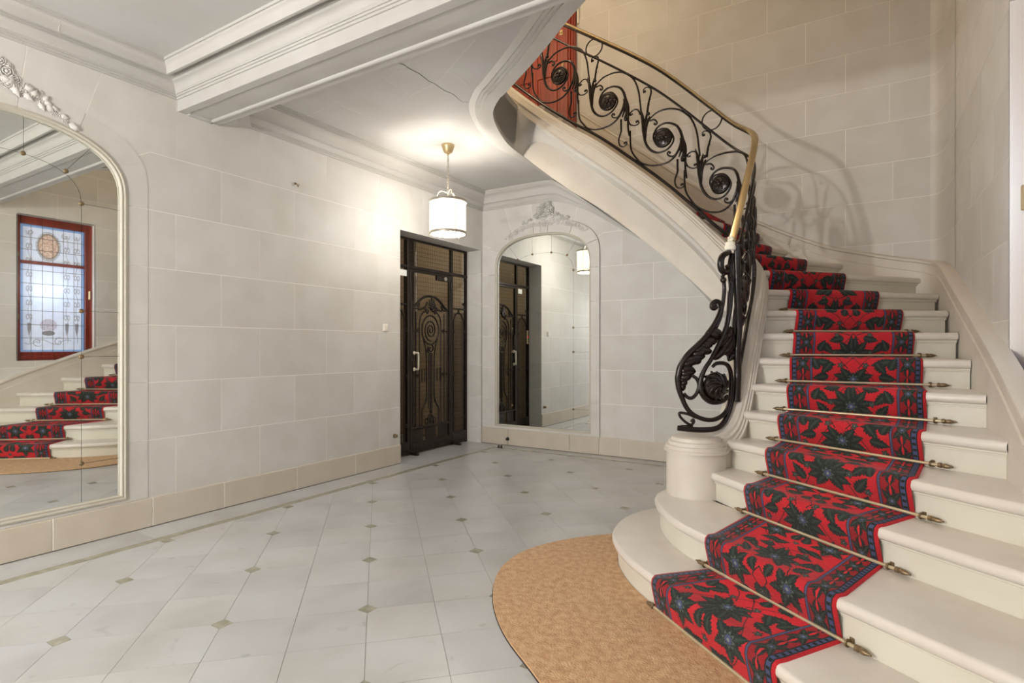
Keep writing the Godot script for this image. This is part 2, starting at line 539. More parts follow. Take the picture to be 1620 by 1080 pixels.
# ------------------------------------------------------------------ floor
func build_floor() -> void:
	var fl := thing("floor", "", "", "", "structure")
	var st := tool()
	box(st, Vector3(-1.9, -0.2, -0.4), Vector3(5.2, -0.0035, FRONT_Z + 0.3))
	part("screed", st, M.grout, fl)
	# border slabs and the two grey green strips
	var slab := func(name_: String, x0: float, z0: float, x1: float, z1: float, mat: Material) -> void:
		var s := tool()
		bevel_box(s, Vector3(x0 + 0.0008, -0.02, z0 + 0.0008), Vector3(x1 - 0.0008, 0.0, z1 - 0.0008), 0.0008)
		part(name_, s, mat, fl)
	var z := 0.0
	var k := 0
	for cut in [0.175, 1.55, 2.45, 3.3, 4.15, 5.0, 5.9, 6.8, 7.5, 8.3, FRONT_Z]:
		slab.call("border_slab", -0.02 if z > 1.5 else -0.3, z, 0.275, cut, M.marble[k % 4])
		z = cut
		k += 1
	var x := 0.275
	for cut in [1.25, 2.2, 3.1, 4.0, 4.8]:
		slab.call("border_slab", x, -0.02, cut, 0.175, M.marble[k % 4])
		x = cut
		k += 1
	z = 0.24
	for cut in [1.2, 2.2, 3.2, 4.2, 5.2, 6.2, 7.2, FRONT_Z]:
		slab.call("border_strip", 0.275, z, 0.345, cut, M.green_marble)
		z = cut
	x = 0.275
	for cut in [1.3, 2.3, 3.3, 4.3, 4.8]:
		slab.call("border_strip", x, 0.175, cut, 0.24, M.green_marble)
		x = cut
	# square tiles laid on the diagonal, one corner of each cut for a small grey square
	var p := 0.63484 / 2.0
	var o := Vector2(2.18225, 4.12778)
	var e1 := Vector2(1, -1).normalized()
	var e2 := Vector2(-1, -1).normalized()
	var cutback := 0.046
	var field := rect(0.345, 0.24, 4.78, FRONT_Z)
	var shared := {}
	var rest := tool()
	var n_rest := 0
	var made := 0
	var cells := []
	for i in range(-26, 27):
		for j in range(-26, 27):
			var c := o + e1 * (p * (i + 0.5)) + e2 * (p * (j + 0.5))
			if c.x > 0.05 and c.x < 5.1 and c.y > -0.1 and c.y < FRONT_Z + 0.3: cells.append([c.distance_to(Vector2(2.2, 3.2)), i, j])
	cells.sort()
	for cell in cells:
		var i: int = cell[1]
		var j: int = cell[2]
		var org := o + e1 * (p * i) + e2 * (p * j)
		var ci := 0 if posmod(i, 2) == 0 else 1      # which corner sits on an even crossing
		var cj := 0 if posmod(j, 2) == 0 else 1
		var poly := PackedVector2Array()
		for q in [[0, 0], [1, 0], [1, 1], [0, 1]]:
			var v: Vector2 = e1 * (p * q[0]) + e2 * (p * q[1])
			if q[0] == ci and q[1] == cj:
				var du: Vector2 = e1 * (cutback * (1 - 2 * q[0]))
				var dv: Vector2 = e2 * (cutback * (1 - 2 * q[1]))
				if q[0] == q[1]: poly.append_array([v + dv, v + du])
				else: poly.append_array([v + du, v + dv])
			else: poly.append(v)
		var worldp := PackedVector2Array()
		for v in poly: worldp.append(v + org)
		var whole := true
		for v in worldp:
			if not (v.x > 0.345 and v.x < 4.78 and v.y > 0.24 and v.y < FRONT_Z): whole = false
		var seen := px_of(Vector3(org.x, 0, org.y - p * 0.7))
		var visible := seen.z > 0.5 and seen.x > -150 and seen.x < 1250 and seen.y < 1180
		var mat: Material = M.marble[rng.randi() % 4]
		var pieces := [worldp] if whole else Geometry2D.intersect_polygons(worldp, field)
		for piece in pieces:
			var shrunk := Geometry2D.offset_polygon(piece, -0.0009)
			if shrunk.is_empty(): continue
			if visible and made < 298:
				made += 1
				if whole:
					var key := ci * 2 + cj
					if not shared.has(key):
						var s := tool()
						var loc := PackedVector2Array()
						for v in shrunk[0]: loc.append(v - org)
						prism(s, loc, level(0.0), -0.02, 0.0)
						shared[key] = done(s)
					put("tile", shared[key], mat, fl, Transform3D(Basis.IDENTITY, Vector3(org.x, 0, org.y)))
				else:
					var s := tool()
					prism(s, shrunk[0], level(0.0), -0.02, 0.0)
					part("tile", s, mat, fl)
			else:
				n_rest += 1
				prism(rest, shrunk[0], level(0.0), -0.02, 0.0)
	if n_rest: part("far_tiles", rest, M.marble[0], fl).set_meta("kind", "stuff")
	for i in range(-13, 14):
		for j in range(-13, 14):
			var c := o + e1 * (2 * p * i) + e2 * (2 * p * j)
			var sq := PackedVector2Array([c + e1 * cutback, c + e2 * cutback, c - e1 * cutback, c - e2 * cutback])
			for piece in Geometry2D.intersect_polygons(sq, field):
				var shrunk := Geometry2D.offset_polygon(piece, -0.0006)
				if shrunk.is_empty(): continue
				var s := tool()
				prism(s, shrunk[0], level(0.0), -0.02, 0.0002)
				part("small_tile", s, M.green_marble, fl)
	# the lift threshold
	slab.call("threshold", -1.75, 0.0, -0.3, 1.6, M.marble[1])

# ------------------------------------------------------------------ stone walls
# blocks: polygons on the wall plane, cut by the openings, 3 mm joints between them
func lay(parent: Node3D, called: String, at: Transform3D, polys: Array, mats: Array, openings: Array, d0 := -0.006, d1 := 0.0) -> void:
	for poly in polys:
		var todo := [poly]
		for o in openings:
			var next := []
			for t in todo: next.append_array(Geometry2D.clip_polygons(t, o))
			todo = next
		for t in todo:
			if Geometry2D.is_polygon_clockwise(t) and Geometry2D.is_polygon_clockwise(poly) == false: continue
			for s in Geometry2D.offset_polygon(t, -0.0022):
				if s.size() < 3: continue
				var st := tool()
				prism(st, s, at, d0, d1)
				part(called, st, mats[rng.randi() % mats.size()], parent)
func slab_with_holes(parent: Node3D, called: String, at: Transform3D, outer: Array, holes: Array, d0: float, d1: float, mat: Material) -> void:
	var st := tool()
	for poly in outer:
		var todo := [poly]
		for h in holes:
			var next := []
			for t in todo: next.append_array(Geometry2D.clip_polygons(t, h))
			todo = next
		for t in todo: prism(st, t, at, d0, d1)
	part(called, st, mat, parent)
func mirror_outline(c: float, grow := 0.0) -> PackedVector2Array:
	return arch(c, 0.668 + grow, 0.232 - grow, 2.25, 0.39 + grow)
# stones round an arched mirror, from the course at y5 up to the cornice
func arch_stones(c: float, reach_a: float, reach_b: float, y5: float, y6: float, y7: float) -> Array:
	var out := []
	for s in [-1.0, 1.0]:
		var f := func(pts: Array) -> PackedVector2Array:
			var a := PackedVector2Array()
			for q in pts: a.append(Vector2(c + s * q[0], q[1]))
			if Geometry2D.is_polygon_clockwise(a): a.reverse()
			return a
		out.append(f.call([[0.3, y5], [reach_a, y5], [reach_a, y6], [0.823, y6], [0.55, 2.43], [0.3, 2.3]]))
		out.append(f.call([[0.823, y6], [reach_b, y6], [reach_b, y7], [0.537, y7], [0.402, 2.61], [0.33, 2.39], [0.55, 2.43]]))
		out.append(f.call([[0.33, 2.39], [0.402, 2.61], [0.537, y7], [0.147, y7], [0.097, 2.64], [0.07, 2.4]]))
	out.append(PackedVector2Array([Vector2(c - 0.07, 2.4), Vector2(c + 0.07, 2.4), Vector2(c + 0.097, 2.64), Vector2(c + 0.147, y7), Vector2(c - 0.147, y7), Vector2(c - 0.097, 2.64)]))
	return out
func row(ys: Array, i: int, cuts: Array) -> Array:
	var out := []
	for k in cuts.size() - 1: out.append(rect(cuts[k], ys[i], cuts[k + 1], ys[i + 1]))
	return out
const DOOR := [0.03, 1.541, 2.505]

func build_left_wall() -> void:
	var w := thing("wall_left", "", "", "", "structure")
	var T := left_wall(LX)
	var c := 4.867
	var gate := rect(DOOR[0], -0.1, DOOR[1], DOOR[2])
	slab_with_holes(w, "core", T, [rect(-0.4, -0.02, FRONT_Z + 0.3, TOP_Y + 0.3)], [gate], -0.285, -0.06, M.plaster)
	var hole := mirror_outline(c, -0.002)
	slab_with_holes(w, "mortar_bed", T, [rect(-0.012, -0.02, c, TOP_Y), rect(c, -0.02, FRONT_Z, TOP_Y)], [gate, hole], -0.06, -0.0012, M.mortar)
	var ys := [0.2, 0.6, 1.0, 1.4, 1.8, 2.2, 2.6, 3.04]
	var polys := []
	for i in 5:
		polys.append_array(row(ys, i, [1.541, 1.85, 2.52, 3.2, 3.87, c, 5.86, 6.53, 7.2, FRONT_Z] if i % 2 == 0 else [1.541, 2.185, 2.865, 3.53, c, 6.2, 6.87, 7.54, FRONT_Z]))
	polys.append_array(row(ys, 5, [1.541, 2.185, 2.865, 3.53]))
	polys.append_array(row(ys, 5, [6.2, 6.87, 7.54, FRONT_Z]))
	polys.append_array(row(ys, 6, [1.85, 2.52, 3.2, 3.867]))
	polys.append_array(row(ys, 6, [5.867, 6.53, 7.2, FRONT_Z]))
	polys.append_array(arch_stones(c, 1.337, 1.0, 2.2, 2.6, 3.04))
	polys.append(PackedVector2Array([Vector2(1.17, 2.505), Vector2(1.541, 2.505), Vector2(1.541, 2.6), Vector2(1.85, 2.6), Vector2(1.85, 3.04), Vector2(1.17, 3.04)]))
	polys.append(rect(0.5, 2.505, 1.17, 3.04))
	polys.append(rect(-0.012, 2.505, 0.5, 3.04))
	for i in 5: polys.append(rect(-0.012, ys[i], 0.03, ys[i + 1]))
	polys.append(rect(-0.012, 2.2, 0.03, 2.505))
	lay(w, "stone_block", T, polys, M.stone, [hole])
	# slightly raised surround of the mirror
	var ring_polys := []
	var outer := arch(c, 0.812, 0.2, 2.35, 0.43)
	var skin := tool()
	for half in [rect(c - 1.0, 0.2, c, 3.0), rect(c, 0.2, c + 1.0, 3.0)]:
		for q in Geometry2D.intersect_polygons(outer, half): ring_polys.append(q)
	for q in ring_polys:
		for t in Geometry2D.clip_polygons(q, hole):
			if not Geometry2D.is_polygon_clockwise(t): lay_cut(w, "surround_stone", T, t, [0.2, 0.6, 1.0, 1.4, 1.8, 2.2], c, 0.0, 0.0022)
	# baseboard of long stones
	var bb := thing("baseboard_left", "", "", "", "structure")
	var prev := 1.541
	for cut in [2.181, 2.85, 3.515, 4.032, 4.603, 5.2, 5.9, 6.6, 7.4, FRONT_Z]:
		var st := tool()
		bevel_box(st, Vector3(LX - 0.01, 0.0, prev + 0.0012), Vector3(0.0, 0.2, cut - 0.0012), 0.004)
		part("stone_block", st, M.base_stone[rng.randi() % 3], bb)
		prev = cut
	var bed := tool()
	box(bed, Vector3(LX - 0.012, 0.0, 1.545), Vector3(-0.003, 0.197, FRONT_Z))
	part("mortar_bed", bed, M.mortar, bb)
	var foot_strip := tool()  # thin dark strip along the foot of the left baseboard
	box(foot_strip, Vector3(-0.002, 0.0, 1.545), Vector3(0.0015, 0.006, FRONT_Z))
	part("floor_joint", foot_strip, M.crack, bb)
	# lining of the lift opening
	for i in 7:
		var y0: float = [0.0, 0.2, 0.6, 1.0, 1.4, 1.8, 2.2][i]
		var y1: float = [0.2, 0.6, 1.0, 1.4, 1.8, 2.2, 2.505][i]
		for side in 2:
			var st := tool()
			if side == 0: bevel_box(st, Vector3(-0.31, y0 + 0.0015, 0.012), Vector3(LX + 0.001, y1 - 0.0015, 0.032), 0.002)
			else: bevel_box(st, Vector3(-0.31, y0 + 0.0015, 1.539), Vector3(LX + 0.0005, y1 - 0.0015, 1.56), 0.002)
			part("jamb_stone", st, M.stone[i % 4], w)
	var lint := tool()
	bevel_box(lint, Vector3(-0.31, 2.503, 0.03), Vector3(LX + 0.0005, 2.53, 1.541), 0.002)
	part("lintel", lint, M.stone[1], w)
# cut one outline at level joints below y = last and at radial joints above it
func lay_cut(parent: Node3D, called: String, at: Transform3D, poly: PackedVector2Array, levels: Array, c: float, d0: float, d1: float) -> void:
	var cells := []
	for k in levels.size() - 1: cells.append(rect(c - 2.0, levels[k], c + 2.0, levels[k + 1]))
	var last: float = levels[-1]
	for s in [-1.0, 1.0]:
		for q in [[[0.0, last], [1.6, last], [1.6, 2.75], [0.55, 2.43], [0.3, 2.3]], [[0.55, 2.43], [1.6, 2.75], [1.6, 3.6], [0.72, 3.6], [0.402, 2.61], [0.33, 2.39], [0.3, 2.3]], [[0.0, 2.3], [0.3, 2.3], [0.33, 2.39], [0.402, 2.61], [0.72, 3.6], [0.2, 3.6], [0.097, 2.64], [0.07, 2.4]], [[0.0, 2.3], [0.07, 2.4], [0.097, 2.64], [0.2, 3.6], [0.0, 3.6]]]:
			var a := PackedVector2Array()
			for v in q: a.append(Vector2(c + s * v[0], v[1]))
			if Geometry2D.is_polygon_clockwise(a): a.reverse()
			cells.append(a)
	for cell in cells:
		for t in Geometry2D.intersect_polygons(poly, cell):
			for sh in Geometry2D.offset_polygon(t, -0.002):
				var st := tool()
				prism(st, sh, at, d0, d1)
				part(called, st, M.stone[rng.randi() % 4], parent)

func build_back_wall() -> void:
	var w := thing("wall_back", "", "", "", "structure")
	var T := back_wall(BZ)
	var c := 0.853
	var hole := mirror_outline(c, -0.002)
	slab_with_holes(w, "core", T, [rect(-0.3, -0.02, RX + 0.35, TOP_Y + 0.3)], [], -0.3, -0.06, M.plaster)
	slab_with_holes(w, "mortar_bed", T, [rect(LX - 0.06, -0.02, c, TOP_Y), rect(c, -0.02, RX, TOP_Y)], [hole], -0.06, -0.0012, M.mortar)
	var ys := [0.2, 0.59, 0.98, 1.38, 1.775, 2.17, 2.56, 2.9, 3.26, 3.6, 3.95, 4.34, 4.73, 5.1, 5.5, 5.9, TOP_Y]
	var outer := arch(c, 0.772, 0.0, 2.35, 0.43)
	var polys := []
	for i in 16:
		var cuts := [LX]
		var x: float = (2.255 if i % 2 == 0 else 1.892) if i < 7 else (3.738 if i % 2 == 0 else 3.4)
		var step := 0.725 if i < 7 else 0.667
		while x - step > 0.1: x -= step
		if i < 7: x = maxf(x, 1.892 if i % 2 else 2.255)
		while x < RX - 0.1:
			cuts.append(x)
			x += step
		cuts.append(RX)
		if i == 5: cuts = [1.892, 2.617, 3.342, 4.067, RX]
		if i == 6: polys.append_array(row([2.56, 3.03, 3.03], 0, [1.853, 2.55]) if false else [rect(1.853, 2.56, 2.255, 2.9)])
		if i == 6: cuts = [2.255, 2.98, 3.705, 4.43, RX]
		if i == 7: cuts = [1.853, 2.733, 3.4, 4.067, RX]
		polys.append_array(row(ys, i, cuts))
	polys.append_array(arch_stones(c, 1.039, 1.0, 2.17, 2.56, 3.04))
	var clipped := []
	var room := rect(LX, 0.0, RX, TOP_Y)
	for q in polys:
		for t in Geometry2D.intersect_polygons(q, room): clipped.append(t)
	lay(w, "stone_block", T, clipped, M.stone, [outer])
	# raised surround of the mirror, down to the floor on its right
	for half in [rect(LX, 0.2, c, 3.0), rect(c, 0.2, c + 1.0, 3.0)]:
		for q in Geometry2D.intersect_polygons(outer, half):
			for t in Geometry2D.clip_polygons(q, hole):
				if not Geometry2D.is_polygon_clockwise(t): lay_cut(w, "surround_stone", T, t, [0.2, 0.59, 0.98, 1.38, 1.775, 2.17], c, -0.006, 0.014)
	var bead := tool()
	var edge := []
	for q in outer:
		if q.x > c + 0.3 and q.y > 0.1: edge.append(Vector3(q.x, q.y, BZ + 0.012))
	edge.push_front(Vector3(c + 0.772, 0.2, BZ + 0.012))
	tube(bead, edge, 0.007, 6)
	part("edge_bead", bead, M.stone[0], w)
	var bb := thing("baseboard_back", "", "", "", "structure")
	var prev := LX
	for cut in [0.387, 1.246, 1.625, 1.877, 2.6, 3.3, 4.0, RX]:
		var st := tool()
		var front := 0.006 if cut < 1.63 else 0.0
		bevel_box(st, Vector3(prev + 0.0012, 0.0, BZ - 0.01), Vector3(cut - 0.0012, 0.208, front), 0.004)
		part("stone_block", st, M.base_stone[rng.randi() % 3], bb)
		prev = cut
	var bed := tool()
	box(bed, Vector3(LX, 0.0, BZ - 0.012), Vector3(RX, 0.204, -0.003))
	part("mortar_bed", bed, M.mortar, bb)
	var foot_strip := tool()  # thin dark strip where the back baseboard meets the floor
	box(foot_strip, Vector3(LX, 0.0, 0.0), Vector3(1.624, 0.006, 0.0075))
	box(foot_strip, Vector3(1.624, 0.0, -0.002), Vector3(RX, 0.006, 0.0015))
	part("floor_joint", foot_strip, M.crack, bb)

const WIN := [2.44, 3.28, 1.07, 2.93]
func build_right_wall() -> void:
	var w := thing("wall_right", "", "", "", "structure")
	var T := right_wall(RX)
	var mid: float = (WIN[0] + WIN[1]) / 2.0
	var hole := rect(WIN[0], WIN[2], WIN[1], WIN[3])
	slab_with_holes(w, "core", T, [rect(-0.4, -0.02, mid, TOP_Y + 0.3), rect(mid, -0.02, FRONT_Z + 0.3, TOP_Y + 0.3)], [hole], -0.3, -0.0012, M.mortar)
	var ys := [0.0, 0.2, 0.59, 0.98, 1.38, 1.775, 2.17, 2.56, 2.9, 3.26, 3.6, 3.95, 4.34, 4.73, 5.1, 5.5, 5.9, TOP_Y]
	var polys := []
	for i in 17:
		polys.append_array(row(ys, i, [0.62, 1.35, 2.05, mid, 3.65, 4.35, 5.05, 5.75, 6.45, 7.15, FRONT_Z] if i % 2 == 0 else [0.62, 1.0, 1.7, 2.4 if i < 4 or i > 8 else mid, 3.1 if i < 4 or i > 8 else 3.95, 4.7, 5.4, 6.1, 6.8, 7.5, FRONT_Z]))
	lay(w, "stone_block", T, polys, M.stone, [hole])
	# rounded corner between the back wall and the right wall, in stones of one course each
	var plan := smooth([Vector2(4.70, BZ), Vector2(4.745, 0.02), Vector2(4.775, 0.12), Vector2(4.79, 0.32), Vector2(4.8, 0.62)], 4)
	for i in 17:
		var st := tool()
		var rows := []
		for q in plan:
			rows.append(PackedVector3Array([Vector3(q.x - 0.0015, ys[i] + 0.0016, q.y), Vector3(q.x - 0.0015, ys[i + 1] - 0.0016, q.y)]))
		loft(st, rows)
		part("corner_stone", st, M.stone[i % 4], w)
	var bed := tool()
	var rows2 := []
	for q in plan: rows2.append(PackedVector3Array([Vector3(q.x + 0.002, 0.0, q.y), Vector3(q.x + 0.002, TOP_Y, q.y)]))
	loft(bed, rows2)
	part("mortar_bed", bed, M.mortar, w)
	# reveal of the window
	var rv := tool()
	bevel_box(rv, Vector3(RX - 0.001, WIN[2] - 0.02, WIN[0] - 0.02), Vector3(RX + 0.28, WIN[2], WIN[1] + 0.02), 0.002)
	box(rv, Vector3(RX, WIN[3], WIN[0]), Vector3(RX + 0.28, WIN[3] + 0.01, WIN[1]))
	box(rv, Vector3(RX, WIN[2], WIN[0] - 0.01), Vector3(RX + 0.28, WIN[3], WIN[0]))
	box(rv, Vector3(RX, WIN[2], WIN[1]), Vector3(RX + 0.28, WIN[3], WIN[1] + 0.01))
	part("window_reveal", rv, M.stone[1], w)

func build_other_walls() -> void:
	var w := thing("wall_front", "", "", "", "structure")
	var st := tool()
	box(st, Vector3(-0.4, -0.02, FRONT_Z), Vector3(RX + 0.3, TOP_Y + 0.3, FRONT_Z + 0.3))
	part("core", st, M.stone[0], w)
	# walls of the floor above over the beam, round the stair well and landing
	var u := thing("wall_upstairs", "", "", "", "structure")
	st = tool()
	box(st, Vector3(-0.1, 3.25, 3.54), Vector3(RX, TOP_Y, 3.84))
	part("core", st, M.stone[2], u)
	# lift shaft behind the gate
	var s := thing("wall_lift_shaft", "", "", "", "structure")
	st = tool()
	box(st, Vector3(-1.95, 0, -0.4), Vector3(-1.75, 4.2, 1.95))
	box(st, Vector3(-1.75, 0, -0.4), Vector3(-0.3, 4.2, -0.12))
	box(st, Vector3(-1.75, 0, 1.68), Vector3(-0.3, 4.2, 1.95))
	box(st, Vector3(-1.95, 4.2, -0.4), Vector3(-0.3, 4.4, 1.95))
	part("core", st, M.shaft, s)

# unseen lamp added in the lift shaft to brighten it behind the gate
func build_added_shaft_lamp() -> void:
	var lamp := thing("added_shaft_lamp", "small unseen fill lamp added inside the lift shaft above the gate", "lamp")
	lamp.position = Vector3(-0.36, 3.1, 0.6)
	var st := tool()
	ball(st, Vector3.ZERO, Vector3(0.06, 0.09, 0.09), 14, 10)
	var opal_globe := plain(c8(236, 228, 210), 0.4)
	opal_globe.emission_enabled = true
	opal_globe.emission = c8(255, 226, 180)
	opal_globe.emission_energy_multiplier = 1.0
	part("lamp_globe", st, opal_globe, lamp)
	st = tool()
	bevel_box(st, Vector3(0.03, -0.1, -0.1), Vector3(0.06, 0.1, 0.1), 0.008)
	part("lamp_plate", st, M.gate_iron, lamp)
	var ll := OmniLight3D.new()
	ll.name = "added_shaft_light"
	ll.light_color = Color(1.0, 0.94, 0.84)
	ll.light_energy = 0.45
	ll.light_size = 0.05
	ll.omni_range = 6.0
	ll.omni_attenuation = 2.0
	ll.shadow_enabled = true
	lamp.add_child(ll, true)

# unseen glazed door added behind the camera: its glowing panes serve as soft fill
func build_added_door() -> void:
	# made-up door frame and panes that go with the added fill light
	var d := thing("added_door_2", "", "", "", "structure")
	var st := tool()
	for q in [[0.3, 0.0, 0.42, 2.8], [2.38, 0.0, 2.5, 2.8], [0.42, 2.68, 2.38, 2.8], [1.35, 0.0, 1.45, 2.68], [0.42, 0.0, 2.38, 0.16]]:
		bevel_box(st, Vector3(q[0], q[1], FRONT_Z - 0.08), Vector3(q[2], q[3], FRONT_Z + 0.01), 0.008)
	part("door_frame", st, M.window_wood, d)
	var glowing_fill_glass := plain(c8(240, 240, 238), 0.3)
	glowing_fill_glass.emission_enabled = true
	glowing_fill_glass.emission = c8(255, 252, 246)
	glowing_fill_glass.emission_energy_multiplier = 0.8
	for q in [[0.42, 1.35], [1.45, 2.38]]:
		st = tool()
		bevel_box(st, Vector3(q[0], 0.16, FRONT_Z - 0.05), Vector3(q[1], 2.68, FRONT_Z - 0.04), 0.002)
		part("fill_pane", st, glowing_fill_glass, d)

# ------------------------------------------------------------------ ceilings, beam, cornices
var well_edge := []       # plan of the stair well's edge in the back ceiling (x, z)
func build_ceilings() -> void:
	var c := thing("ceiling", "", "", "", "structure")
	var st := tool()
	box(st, Vector3(LX - 0.2, CEIL_FRONT, 3.83), Vector3(RX + 0.2, 3.5, FRONT_Z + 0.2))
	part("front_panel", st, M.plaster, c)
	well_edge = smooth([Vector2(1.07, -0.03), Vector2(1.17, 0.66), Vector2(1.225, 1.06), Vector2(1.29, 1.42), Vector2(1.374, 1.69), Vector2(1.482, 1.964), Vector2(1.599, 2.169), Vector2(1.772, 2.341), Vector2(1.873, 2.407), Vector2(2.331, 2.733), Vector2(2.711, 3.03), Vector2(2.862, 3.137), Vector2(3.40, 3.55)], 4)
	var poly := PackedVector2Array(well_edge)
	poly.append(Vector2(LX - 0.1, 3.55))
	poly.append(Vector2(LX - 0.1, -0.03))
	st = tool()
	prism(st, poly, level(0.0), CEIL_BACK, 3.68)
	part("back_panel", st, M.plaster, c)
	st = tool()
	box(st, Vector3(-0.3, TOP_Y, -0.3), Vector3(RX + 0.3, TOP_Y + 0.2, FRONT_Z + 0.3))
	part("upstairs_panel", st, M.plaster, c)
	# raised border round the stair well
	st = tool()
	var prof := [[0.0, 3.62], [0.0, 3.192], [0.1, 3.192], [0.1, 3.205], [0.124, 3.205], [0.124, 3.216], [0.15, 3.216], [0.15, 3.227], [0.2, 3.2348]]
	var pp := PackedVector2Array()
	for q in prof: pp.append(Vector2(q[0], q[1]))
	var rows := []
	for i in well_edge.size():
		var a: Vector2 = well_edge[maxi(i - 1, 0)]
		var b: Vector2 = well_edge[mini(i + 1, well_edge.size() - 1)]
		var d := (b - a).normalized()
		var n := Vector2(-d.y, d.x)
		var k := smoothstep(0.3, 1.7, well_edge[i].y)
		var r := PackedVector3Array()
		for q in prof:
			var yy: float = q[1] if q[1] > 3.5 else lerpf(3.2345, q[1], k)
			var p: Vector2 = well_edge[i] + n * (q[0] * lerpf(0.2, 1.0, k))
			r.append(Vector3(p.x, yy, p.y))
		rows.append(r)
	loft(st, rows, false, false, creases(pp))
	part("well_border", st, M.well, c)
	# joints and a crack in the back panel
	for q in [[[410, 645], [555, 565]], [[380, 680], [590, 820]], [[590, 820], [860, 660]], [[860, 660], [1150, 330]], [[930, 605], [1120, 740]], [[0, 900], [330, 1040]], [[-330, 1010], [0, 860]], [[555, 565], [620, 490]]]:
		var j := tool()
		tube(j, [at_y(540 + q[0][0] / 5.4, q[0][1] / 5.4, CEIL_BACK), at_y(540 + q[1][0] / 5.4, q[1][1] / 5.4, CEIL_BACK)], 0.0016, 5)
		part("joint", j, M.mortar, c)
	var ck := tool()
	var path := []
	for q in [[495, 540], [530, 550], [570, 578], [620, 605], [665, 628], [700, 655], [745, 690], [795, 714], [840, 745], [885, 775], [930, 792], [970, 815], [1000, 845], [1035, 870], [1085, 872]]:
		path.append(at_y(540 + q[0] / 5.4, q[1] / 5.4, CEIL_BACK))
	tube(ck, path, [0.0022, 0.0028, 0.003, 0.0024, 0.0026, 0.0018, 0.0008], 5)
	part("crack", ck, M.crack, c)
	# the beam between the two bays
	var b := thing("trim_beam", "", "", "", "structure")
	st = tool()
	var bp := PackedVector2Array([Vector2(3.858, 3.2), Vector2(3.858, 2.952), Vector2(3.854, 2.948), Vector2(3.797, 2.948), Vector2(3.794, 2.962), Vector2(3.788, 2.962), Vector2(3.786, 2.955), Vector2(3.63, 2.955), Vector2(3.627, 2.946), Vector2(3.618, 2.940), Vector2(3.609, 2.940), Vector2(3.604, 2.948), Vector2(3.548, 2.948), Vector2(3.54, 2.956), Vector2(3.54, 3.3)])
	rows = []
	for x in [LX - 0.05, RX + 0.05]:
		var r := PackedVector3Array()
		for q in bp: r.append(Vector3(x, q.y, q.x))
		rows.append(r)
	loft(st, rows, false, false, creases(bp))
	part("beam", st, M.cornice, b)
	st = tool()
	bevel_box(st, Vector3(LX, 2.940, 3.606), Vector3(0.022, 2.97, 3.79), 0.003)
	part("panel_stop", st, M.cornice, b)
	st = tool()
	var a0 := Vector3(LX, 2.948, 3.545)
	var a1 := Vector3(0.2, 2.948, 3.545)
	var a2 := Vector3(LX, 3.02, 3.27)
	tri(st, a0, a1, a2)
	quad(st, a1, a1 + Vector3(0, 0.28, 0), a2 + Vector3(0, 0.2, 0), a2)
	part("bracket", st, M.cornice, b)

